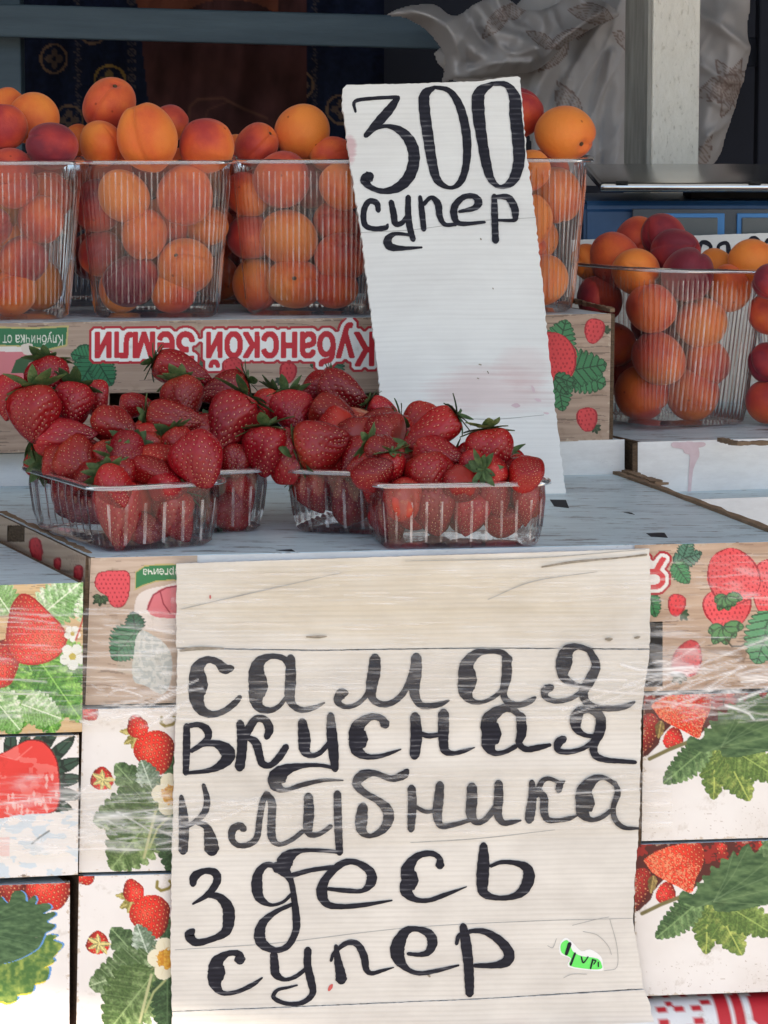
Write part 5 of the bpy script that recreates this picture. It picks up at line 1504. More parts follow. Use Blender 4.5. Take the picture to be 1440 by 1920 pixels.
def straw_mesh(k):
    rs = np.random.default_rng(50 + k)
    nu, nv = 84, 54
    shape = [(0.92, 0.30), (1.0, 0.62), (0.80, 0.10), (0.95, 0.45), (0.9, 0.2), (1.05, 0.8)][k]
    t = np.linspace(0, 1, nv)
    def prof(t):
        z = 0.5 - t
        r = np.sin(np.pi * np.clip(t, 0, 1) ** (0.62 + 0.1 * shape[1])) ** (0.60 + 0.16 * (1 - shape[1]))
        return r * 0.5 * (1 - 0.16 * (1 - shape[1]) * t), z
    r, z = prof(t)
    ph = np.linspace(0, 2 * np.pi, nu, endpoint=False)
    Rr = r[:, None] * (1 + 0.09 * np.sin(2 * ph + k) [None, :] + 0.06 * np.sin(3 * ph + 2 * k + 3 * t[:, None]) + 0.03 * np.sin(5 * ph + k + 7 * t[:, None]))
    z = z - 0.05 * np.exp(-(t / 0.06) ** 2)
    P = np.stack([Rr * np.cos(ph), Rr * np.sin(ph), np.repeat(z[:, None], nu, 1)], -1)
    bend = 0.10 * rs.uniform(-1, 1); P[..., 0] += bend * (0.25 - P[..., 2] ** 2)
    # seeds on a spiral
    seeds = []
    ns = 210
    for i in range(ns):
        tt = 0.07 + 0.89 * (i + 0.5 + rs.uniform(-3, 3)) / ns
        a = i * 2.39996 + 0.10 * rs.uniform(-1, 1)
        seeds.append((tt, a % (2 * np.pi)))
    flat = P.reshape(-1, 3); Nrm = flat.copy(); Nrm[:, 2] *= 0.5; Nrm /= np.linalg.norm(Nrm, axis=1)[:, None] + 1e-9
    disp = np.zeros(len(flat)); spos = []
    for tt, a in seeds:
        fi = tt * (nv - 1); i0 = int(fi); ff = fi - i0
        fj = a / (2 * np.pi) * nu; j0 = int(fj) % nu
        c = P[i0, j0] * (1 - ff) + P[min(i0 + 1, nv - 1), j0] * ff
        d2 = ((flat - c) ** 2).sum(1)
        disp += np.exp(-d2 / 0.024 ** 2)
        spos.append(c)
    flat2 = flat - Nrm * (0.034 * np.clip(disp, 0, 1))[:, None]
    me = make_mesh('strawberry_flesh', flat2, grid_faces(nv, nu, True)[:, ::-1], M['straw'], smooth=True)
    sv, sf = [], []
    for c in spos:
        n = np.array([c[0], c[1], c[2] * 0.5]); n /= np.linalg.norm(n) + 1e-9
        up = np.array([0, 0, 1.0]); tx = np.cross(up, n); tx /= np.linalg.norm(tx) + 1e-9; ty = np.cross(n, tx)
        c = c - n * 0.024; b = len(sv)
        w_, h_, d_ = 0.0100, 0.0165, 0.010
        sv += [c + tx * w_, c + ty * h_, c - tx * w_, c - ty * h_, c + n * d_]
        sf += [(b, b + 1, b + 4), (b + 1, b + 2, b + 4), (b + 2, b + 3, b + 4), (b + 3, b, b + 4)]
    ms = make_mesh('strawberry_seeds', np.array(sv), np.array(sf), M['seed'], smooth=True)
    # calyx
    vs, fs = [], []
    nl = 11
    for i in range(nl):
        a = 2 * np.pi * i / nl + rs.uniform(-0.2, 0.2)
        ln = rs.uniform(0.32, 0.52); wd = rs.uniform(0.075, 0.12); lift = rs.uniform(-0.35, 0.55); curl = rs.uniform(-0.2, 0.35)
        dr = np.array([np.cos(a), np.sin(a), 0]); sd = np.array([-np.sin(a), np.cos(a), 0])
        b = len(vs); m = 6
        for j in range(m + 1):
            s = j / m
            c = dr * (0.03 + ln * s * math.cos(lift)) + np.array([0, 0, 0.455 + ln * s * math.sin(lift) - curl * (s ** 2) * 0.25 + 0.02])
            w_ = wd * math.sin(math.pi * (0.14 + 0.86 * s)) ** 0.8 if s < 1 else 0.003
            vs += [c - sd * w_ + np.array([0, 0, 0.02]), c, c + sd * w_ + np.array([0, 0, 0.02])]
        for j in range(m):
            for q_ in (0, 1):
                fs.append((b + j * 3 + q_, b + j * 3 + q_ + 1, b + j * 3 + 4 + q_, b + j * 3 + 3 + q_))
    b = len(vs)
    for j in range(4):
        for q_ in range(6):
            a = q_ / 6 * 2 * np.pi
            vs.append(np.array([0.03 * math.cos(a) + 0.02 * j * j * 0.3, 0.03 * math.sin(a), 0.46 + 0.05 * j]))
    for j in range(3):
        for q_ in range(6):
            fs.append((b + j * 6 + q_, b + j * 6 + (q_ + 1) % 6, b + j * 6 + 6 + (q_ + 1) % 6, b + j * 6 + 6 + q_))
    mc = make_mesh('strawberry_calyx', np.array(vs), np.array(fs), M['sepal'], smooth=True)
    return me, ms, mc
ST = [straw_mesh(k) for k in range(6)]
def strawberry(p, wid, ln, dirv, k, label, calyx=True, spin=None):
    e = empty('strawberry', p, label, 'strawberry', 'strawberries in the punnets')
    e.rotation_mode = 'QUATERNION'
    d = Vector(dirv).normalized()
    e.rotation_quaternion = (-d).to_track_quat('Z', 'Y') @ Quaternion((0, 0, 1), random.uniform(0, 6.28) if spin is None else spin)
    e.scale = (wid, wid, ln)
    a_, b_, c_ = ST[k]
    g_ = random.uniform(0.62, 1.25)
    fl = obj('flesh', a_, e); fl.color = (g_, g_ * random.uniform(0.7, 1.9), g_ * random.uniform(0.8, 1.4), 1); s = obj('seeds', b_, e); s['kind'] = 'stuff'
    if calyx: 
        cx = obj('calyx', c_, e)
        cx.scale = (1.25, 1.25, 1.25 * wid / ln); cx.location = (0, 0, 0.445 - 0.47 * 1.25 * wid / ln)
    return e
def place_st(box, px, py, w_, l_, ang, tilt, t, k, label, calyx=True):
    Y = box.loc.y + (t - 0.5) * 0.17
    for it in range(70):
        p = atY(px, py, Y); s = (p - CAM).length / FPX * 1.10
        if box.gap(p, 0.52 * w_ * s) <= 0: break
        Y += 0.0025 if t < 0.6 else -0.0025
    else:
        p = atY(px, py, box.loc.y + (t - 0.5) * 0.17); s = (p - CAM).length / FPX
        c = box.loc.copy(); c.z = p.z
        for it in range(30):
            if box.gap(p, 0.52 * w_ * s) <= 0: break
            p = p.lerp(c, 0.06)
    a = R(ang)
    d = Vector((math.sin(a) * math.cos(R(tilt)), -math.sin(R(tilt)), -math.cos(a) * math.cos(R(tilt))))
    p.z = max(p.z, T + 0.5 * w_ * s * 0.8 + 0.004)
    box.items.append((p, 0.45 * w_ * s))
    return strawberry(p, w_ * s, l_ * s, d, k, label, calyx)
sts = [
 # box, x, y, width, length, tip angle (0 down, 90 right), tilt to viewer, depth 0..1, shape, label, calyx
 (tr1, 64, 778, 92, 104, 5, 25, .62, 1, 'plump strawberry tip down at the left end of the left front punnet', True),
 (tr1, 92, 714, 76, 84, 10, 30, .92, 3, 'strawberry behind the plump one at the far left of the heap', True),
 (tr1, 20, 748, 70, 84, -10, 30, .85, 0, 'dark strawberry at the left picture edge behind the plump one', False),
 (tr1, 139, 762, 76, 82, 0, 35, .78, 1, 'strawberry with pale leaves at its top beside the plump one at left', True),
 (tr1, 180, 752, 56, 76, 15, 20, .95, 2, 'narrow strawberry standing behind two others at the left', False),
 (tr1, 120, 818, 66, 122, 96, 10, .60, 0, 'long pale-shouldered strawberry lying across the left punnet, leaves at left', True),
 (tr1, 218, 800, 72, 92, 70, 25, .62, 3, 'strawberry lying in the middle of the left heap pointing right', False),
 (tr1, 150, 866, 76, 92, 60, 35, .36, 1, 'broad strawberry at the front left of the left punnet', False),
 (tr1, 259, 842, 56, 92, -85, 15, .38, 2, 'shiny strawberry lying flat with its tip to the left', True),
 (tr1, 206, 858, 54, 66, 30, 40, .34, 3, 'small strawberry squeezed under the shiny flat one', False),
 (tr1, 326, 784, 60, 106, 88, 8, .70, 0, 'strawberry lying flat with its tip to the right, mid heap', True),
 (tr2, 345, 698, 62, 122, 68, 0, .80, 2, 'long strawberry at the top of the heap pointing right with big leaves at left', True),
 (tr2, 345, 750, 72, 86, 12, 35, .45, 3, 'strawberry with crossed glossy dimples under the topmost long one', True),
 (tr2, 258, 760, 48, 70, 85, 0, .75, 0, 'small dark strawberry behind the heap, low by the crate slot', False),
 (tr2, 420, 730, 58, 96, -70, 10, .72, 1, 'strawberry lying with leaves at right below the red lettering', True),
 (tr2, 432, 796, 88, 126, -28, 20, .22, 0, 'large pointed strawberry tilted with tip to lower left', True),
 (tr1, 340, 838, 66, 72, 40, 30, .42, 1, 'strawberry partly covered by the large front one', True),
 (tr1, 372, 866, 92, 108, 28, 30, .10, 1, 'largest bright strawberry leaning over the front rim of the left punnet', False),
 (tr1, 284, 882, 56, 84, 80, 35, .16, 5, 'strawberry lying against the front rim of the left punnet', False),
 (tr1, 221, 900, 72, 84, 0, 35, .14, 4, 'strawberry with leaf tuft on the front rim of the left punnet', True),
 (tr1, 222, 966, 84, 132, 2, 12, .06, 2, 'long strawberry hanging tip down inside the left front punnet', False),
 (tr1, 318, 960, 80, 92, -15, 10, .06, 1, 'strawberry behind bright reflections inside the left front punnet', True),
 (tr1, 372, 985, 70, 86, 30, 5, .08, 3, 'strawberry at the right inside the left front punnet', False),
 (tr1, 276, 1008, 56, 70, 80, 0, .08, 1, 'pale orange-red strawberry on the floor of the left front punnet', False),
 (tr1, 130, 935, 56, 84, 10, 10, .42, 0, 'strawberry seen through the long left side of the front punnet', True),
 (tr1, 62, 915, 60, 84, -20, 10, .65, 3, 'shaded strawberry seen through the left side of the front punnet', False),
 (tr2, 497, 846, 84, 92, 0, 15, .12, 1, 'round strawberry with a crown of leaves on the second punnet', True),
 (tr2, 442, 866, 54, 66, 0, 30, .12, 3, 'small strawberry wedged between the two left punnets', False),
 (tr2, 436, 952, 66, 84, 160, 10, .06, 1, 'strawberry with leaves upward inside the second punnet', True),
 (tr2, 486, 930, 58, 84, 20, 10, .10, 0, 'dark strawberry at the right inside the second punnet', False),
 (tr2, 500, 768, 64, 76, -30, 20, .62, 3, 'dark leafy strawberry at the right back of the second punnet', True),
 (tr3, 548, 774, 72, 84, 20, 40, .55, 1, 'strawberry with its leaves facing the viewer, left of the right heap', True),
 (tr3, 604, 833, 92, 100, 110, 5, .10, 1, 'big strawberry with white shoulder and leaves at left on the third punnet', True),
 (tr3, 628, 780, 66, 98, 68, 15, .45, 0, 'strawberry pointing right in the middle of the third punnet heap', False),
 (tr3, 644, 736, 66, 104, 65, 10, .75, 0, 'strawberry pointing right at the top of the third punnet heap', False),
 (tr3, 592, 732, 58, 76, -60, 10, .85, 3, 'strawberry with leaves at upper left at the back of the third punnet', True),
 (tr3, 703, 803, 70, 104, -75, 15, .38, 0, 'broad strawberry pointing left beside the price sign', True),
 (tr3, 720, 770, 44, 66, 60, 0, .70, 1, 'small strawberry tucked against the price sign', True),
 (tr3, 668, 862, 66, 84, -40, 30, .12, 0, 'strawberry on the front rim of the third punnet', False),
 (tr4, 722, 850, 60, 76, 60, 30, .42, 3, 'strawberry with tangled green leaves at the left of the right punnet', True),
 (tr4, 800, 818, 68, 142, -55, 5, .66, 2, 'long strawberry lying diagonally with leaves at upper right', True),
 (tr4, 824, 853, 66, 100, 80, 20, .48, 0, 'dark strawberry lying across the right punnet', False),
 (tr4, 922, 850, 80, 94, 8, 12, .46, 3, 'upright heart-shaped strawberry with leaf crown in front of the price sign', True),
 (tr4, 808, 892, 82, 84, 15, 25, .30, 1, 'strawberry at the rim in the middle of the right punnet', False),
 (tr4, 884, 880, 62, 66, -30, 30, .40, 1, 'dark strawberry between the heart-shaped one and the rim', False),
 (tr4, 968, 880, 50, 54, 30, 20, .62, 1, 'small strawberry at the right end of the right punnet', False),
 (tr4, 735, 880, 56, 66, 0, 0, .34, 1, 'strawberry under the tangled leaves at left of the right punnet', True),
 (tr4, 812, 950, 84, 104, 10, 5, .26, 1, 'large strawberry behind ribs in the middle of the right punnet', False),
 (tr4, 880, 960, 66, 86, -10, 5, .26, 3, 'strawberry right of centre inside the right punnet', False),
 (tr4, 730, 975, 66, 84, 20, 0, .28, 1, 'strawberry low at the left inside the right punnet', False),
 (tr4, 930, 930, 66, 80, 15, 5, .28, 0, 'strawberry with a pale leaf inside the right end of the right punnet', True),
 (tr4, 985, 945, 52, 80, 0, 0, .30, 2, 'narrow strawberry at the right end wall inside the right punnet', False),
 (tr3, 652, 936, 76, 92, 200, 10, .05, 1, 'strawberry standing inside the third punnet', False),
 (tr3, 585, 925, 60, 80, 30, 0, .12, 3, 'shaded leafy strawberry at the left inside the third punnet', True),
]
for s in sts: place_st(*s)
def fill_st(box, n, label, zm=0.066):
    got = tries = 0
    while got < n and tries < 4000:
        tries += 1
        w_ = random.uniform(0.030, 0.038); l_ = w_ * random.uniform(1.1, 1.5); r = w_ * 0.5
        l = Vector((random.uniform(-1, 1) * box.k['a'], random.uniform(-1, 1) * box.k['b'], random.uniform(r + 0.003, zm)))
        p = box.q @ l
        if box.gap(p, r * 0.95) > 0: continue
        if any((p - a_).length < (r + b_) * 0.72 for a_, b_ in box.items): continue
        strawberry(p, w_, l_, (random.gauss(0, 1), random.gauss(0, 1), random.gauss(0, 0.5)), random.randrange(6), '%s strawberry, %s, %s' % ('small' if w_ < 0.0335 else 'large', where_in(box, p, 0.066), label), random.random() < 0.12)
        box.items.append((p, r)); got += 1
fill_st(tr1, 24, 'inside the left front punnet')
fill_st(tr2, 22, 'inside the second punnet')
fill_st(tr3, 22, 'inside the third punnet')
fill_st(tr4, 20, 'inside the right punnet')

def heap_st(box, n, label, zlo=0.052, zhi=0.088):
    got = tries = 0
    while got < n and tries < 5000:
        tries += 1
        w_ = random.uniform(0.032, 0.042); l_ = w_ * random.uniform(1.05, 1.5); r = w_ * 0.5
        z = random.uniform(zlo, zhi); k_ = 1.0 - 0.55 * (z - zlo) / 0.05
        l = Vector((random.uniform(-1, 1) * box.k['a'] * k_ * 0.85, random.uniform(-1, 1) * box.k['b'] * k_ * 0.92, z))
        p = box.q @ l
        if in_rr(l.x, l.y, box.k['a'], box.k['b'], box.k['rad']) + r * 0.85 / box.scale[0] > 0: continue
        if any((p - a_).length < (r + b_) * 0.66 for a_, b_ in box.items): continue
        strawberry(p, w_, l_, (random.gauss(0, 1), random.gauss(0, 0.8), random.gauss(-0.2, 0.4)), random.randrange(6), '%s strawberry, %s, %s' % ('small' if w_ < 0.0365 else 'large', where_in(box, p, 0.09), label), random.random() < 0.4)
        box.items.append((p, r)); got += 1
heap_st(tr1, 12, 'heaped on the left front punnet', 0.052, 0.082)
heap_st(tr2, 14, 'heaped on the second punnet')
heap_st(tr3, 14, 'heaped on the third punnet')
heap_st(tr4, 4, 'heaped on the right punnet', 0.05, 0.062)
# ================================================================== HAND-LETTERED SIGNS
def m_fluted(name, base, dirt, stain=None, rib=1.0):
    m, N, K, B = new_mat(name)
    uv = N.new('ShaderNodeUVMap'); uv.uv_map = 'UVMap'
    s = N.new('ShaderNodeSeparateXYZ'); K.new(uv.outputs[0], s.inputs[0])
    wob = noise(N, K, mapping(N, K, uv.outputs[0], (3, 3, 1)), 2.0, 2)
    ph = math_n(N, K, 'ADD', math_n(N, K, 'MULTIPLY', s.outputs[1], 2 * math.pi / 0.0093), math_n(N, K, 'ADD', math_n(N, K, 'MULTIPLY', wob, 3.0), math_n(N, K, 'MULTIPLY', s.outputs[0], 2 * math.pi / 0.0093 * 0.02)))
    wv = math_n(N, K, 'MULTIPLY_ADD', math_n(N, K, 'SINE', ph), 0.5, 0.5)
    st = noise(N, K, mapping(N, K, uv.outputs[0], (2.5, 160, 1)), 1.0, 4, 0.6)
    bl = noise(N, K, mapping(N, K, uv.outputs[0], (6, 9, 1)), 1.0, 5, 0.6)
    sp = noise(N, K, mapping(N, K, uv.outputs[0], (120, 170, 1)), 1.0, 3, 0.6)
    c = ramp(N, K, bl, [(0.28, dirt), (0.62, base)])
    c = mix(N, K, 0.30, c, ramp(N, K, st, [(0.30, (0.80, 0.79, 0.77)), (0.55, (1, 1, 1))]), 'MULTIPLY')
    c = mix(N, K, 0.16 * rib, c, ramp(N, K, math_n(N, K, 'MULTIPLY', wv, st), [(0.05, (0.62, 0.61, 0.60)), (0.3, (1, 1, 1))]), 'MULTIPLY')
    c = mix(N, K, 0.6, c, ramp(N, K, sp, [(0.20, (0.45, 0.38, 0.33)), (0.26, (1, 1, 1))]), 'MULTIPLY')
    if stain:
        for (x, y, rx, ry, col, thr) in stain:
            dx = math_n(N, K, 'MULTIPLY', math_n(N, K, 'SUBTRACT', s.outputs[0], x / 1000), 1000.0 / rx)
            dy = math_n(N, K, 'MULTIPLY', math_n(N, K, 'SUBTRACT', s.outputs[1], y / 1000), 1000.0 / ry)
            d = math_n(N, K, 'ADD', math_n(N, K, 'MULTIPLY', dx, dx), math_n(N, K, 'MULTIPLY', dy, dy))
            d = math_n(N, K, 'ADD', d, math_n(N, K, 'MULTIPLY_ADD', st, 1.4, -0.7))
            d = math_n(N, K, 'ADD', d, math_n(N, K, 'MULTIPLY_ADD', bl, 1.2, -0.6))
            f = ramp(N, K, d, [(0.25, (1, 1, 1)), (1.0, (0, 0, 0))])
            c = mix(N, K, math_n(N, K, 'MULTIPLY', f, thr), c, mix(N, K, 1.0, c, col, 'MULTIPLY'))
    K.new(c, B.inputs['Base Color'])
    B.inputs['Roughness'].default_value = 0.42
    B.inputs['Specular IOR Level'].default_value = 0.4
    h = math_n(N, K, 'ADD', wv, math_n(N, K, 'MULTIPLY', bl, 2.0))
    bump(N, K, h, 0.12 * rib, 0.0005, B)
    return m
def m_ink():
    m, N, K, B = new_mat('black_marker_ink')
    uv = N.new('ShaderNodeUVMap'); uv.uv_map = 'UVMap'
    s = N.new('ShaderNodeSeparateXYZ'); K.new(uv.outputs[0], s.inputs[0])
    wob = noise(N, K, mapping(N, K, uv.outputs[0], (3, 3, 1)), 2.0, 2)
    ph = math_n(N, K, 'ADD', math_n(N, K, 'MULTIPLY', s.outputs[1], 2 * math.pi / 0.0093), math_n(N, K, 'ADD', math_n(N, K, 'MULTIPLY', wob, 3.0), math_n(N, K, 'MULTIPLY', s.outputs[0], 2 * math.pi / 0.0093 * 0.02)))
    wv = math_n(N, K, 'SINE', ph)
    st = noise(N, K, mapping(N, K, uv.outputs[0], (14, 120, 1)), 1.0, 4, 0.65)
    big = noise(N, K, mapping(N, K, uv.outputs[0], (9, 9, 1)), 1.0, 3, 0.6)
    a = math_n(N, K, 'ADD', math_n(N, K, 'MULTIPLY', wv, 0.10), math_n(N, K, 'ADD', math_n(N, K, 'MULTIPLY', st, 0.6), math_n(N, K, 'MULTIPLY', big, 0.5)))
    c = ramp(N, K, a, [(0.45, (0.010, 0.010, 0.016)), (0.66, (0.020, 0.020, 0.030)), (0.74, (0.09, 0.09, 0.10)), (0.84, (0.30, 0.29, 0.29))])
    K.new(c, B.inputs['Base Color'])
    B.inputs['Roughness'].default_value = 0.55; B.inputs['Specular IOR Level'].default_value = 0.18
    return m
M['board'] = m_fluted('fluted_white_plastic', (0.72, 0.68, 0.61), (0.60, 0.56, 0.50), [(760, 1120, 480, 110, (0.95, 0.90, 0.80), 0.9)])
M['board2'] = m_fluted('fluted_white_plastic_stained', (0.74, 0.735, 0.70), (0.67, 0.66, 0.63), [(915, 735, 130, 52, (0.90, 0.72, 0.72), 0.75), (980, 690, 60, 50, (0.92, 0.78, 0.78), 0.6), (655, 280, 14, 30, (0.8, 0.45, 0.5), 0.7)], 0.5)
M['board_edge'] = coloured('cut_plastic_edge', (0.50, 0.49, 0.46, 1), (0.80, 0.79, 0.76, 1), 300, 0.7)
M['ink'] = m_ink()
def board(name, outline, plane, off, th, mat, parent, jag=1.2, seg=7):
    """thick board; outline in photo pixels on the given plane, edges slightly ragged"""
    o = []
    n = len(outline)
    for i in range(n):
        a, b = np.array(outline[i], float), np.array(outline[(i + 1) % n], float)
        m = max(1, int(np.linalg.norm(b - a) / seg))
        vert = abs(b[1] - a[1]) > abs(b[0] - a[0])
        for k in range(m):
            p = a + (b - a) * k / m
            if k: p = p + np.array([random.uniform(-jag, jag), 0] if vert else [0, random.uniform(-jag, jag) * 0.35])
            o.append(p)
    o = np.array(o)
    F_ = plane.grid(o[:, 0], o[:, 1], off); Bk = F_ - np.array(plane.n) * th
    m = len(o)
    front = mobj(name, F_, [tuple(range(m))], mat, parent, uvs=o / 1000.0)
    vs = np.concatenate([F_, Bk]); fs = [(i, i + m, (i + 1) % m + m, (i + 1) % m) for i in range(m)] + [tuple(range(2 * m - 1, m - 1, -1))]
    mobj(name + '_edge', vs, fs, M['board_edge'], parent)
    return front
def zc(ox, oy, k, strokes):
    return [[(ox + x / k, oy + y / k, w_ / k) for x, y, w_ in s] for s in strokes]
r3 = lambda *s: zc(300, 1020, 3.0, s)
r4 = lambda *s: zc(760, 1020, 3.0, s)
r5 = lambda *s: zc(300, 1440, 3.0, s)
r6 = lambda *s: zc(760, 1440, 3.0, s)
r7 = lambda *s: zc(620, 130, 3.13, s)
BIG = FRONT
bo = 0.0125
big = empty('lettered_sign', FRONT.at(770, 1960, bo - 0.004), 'large white fluted sign with five lines of black Cyrillic lettering taped to the crates', 'sign')
board('top_panel', [(331, 1057), (480, 1052), (760, 1043), (1000, 1036), (1218, 1029), (1220, 1110), (1218, 1216), (900, 1214), (600, 1218), (331, 1214)], FRONT, bo - 0.0012, 0.003, M['board'], big)
board('main_panel', [(333, 1217), (600, 1221), (900, 1216), (1218, 1219), (1213, 1262), (1203, 1330), (1200, 1430), (1200, 1510), (1196, 1580), (1191, 1640), (1187, 1724), (1195, 1780), (1207, 1853), (900, 1872), (500, 1889), (323, 1896), (320, 1780), (322, 1640), (326, 1460), (331, 1300)], FRONT, bo, 0.004, M['board'], big)
board('bottom_flap', [(323, 1898), (500, 1891), (900, 1874), (1208, 1856), (1218, 1880), (1228, 1930), (1232, 2010), (324, 2010)], FRONT, bo + 0.001, 0.004, M['board'], big)
M['crease'] = coloured('crease_shadow_line', (0.30, 0.29, 0.27, 1), (0.42, 0.41, 0.38, 1), 200, 0.7)
for st_ in ([[(328, 1781, 1.2), (520, 1768, 1.6), (760, 1740, 1.2), (1000, 1727, 1.4), (1187, 1722, 1.0)], [(770, 1580, 1.0), (900, 1572, 1.8), (1040, 1556, 1.0)], [(340, 1142, 1.5), (480, 1110, 2.2), (560, 1092, 1.2), (640, 1074, 1.0)], [(915, 1124, 1.2), (1000, 1090, 2.0), (1120, 1072, 1.0)], [(760, 1052, 1), (1000, 1046, 2.2), (1210, 1030, 1)]]): lettering('crease', [st_], FRONT, bo + 0.0002, M['crease'], big)
M['dirt'] = coloured('ingrained_dirt', (0.16, 0.13, 0.09, 1), (0.34, 0.29, 0.22, 1), 300, 0.8)
lettering('dirt_smudge', [[(575, 1194, 3), (595, 1194, 6), (612, 1193, 3)], [(1135, 1198, 3), (1142, 1199, 7), (1148, 1198, 3)], [(1190, 1196, 3), (1196, 1195, 5), (1200, 1194, 2)], [(1016, 1063, 3), (1080, 1053, 5), (1160, 1046, 3), (1212, 1040, 4)], [(338, 1220, 4), (370, 1216, 7), (420, 1216, 3)], [(802, 1828, 3), (806, 1831, 4)]], FRONT, bo + 0.0003, M['dirt'], big)
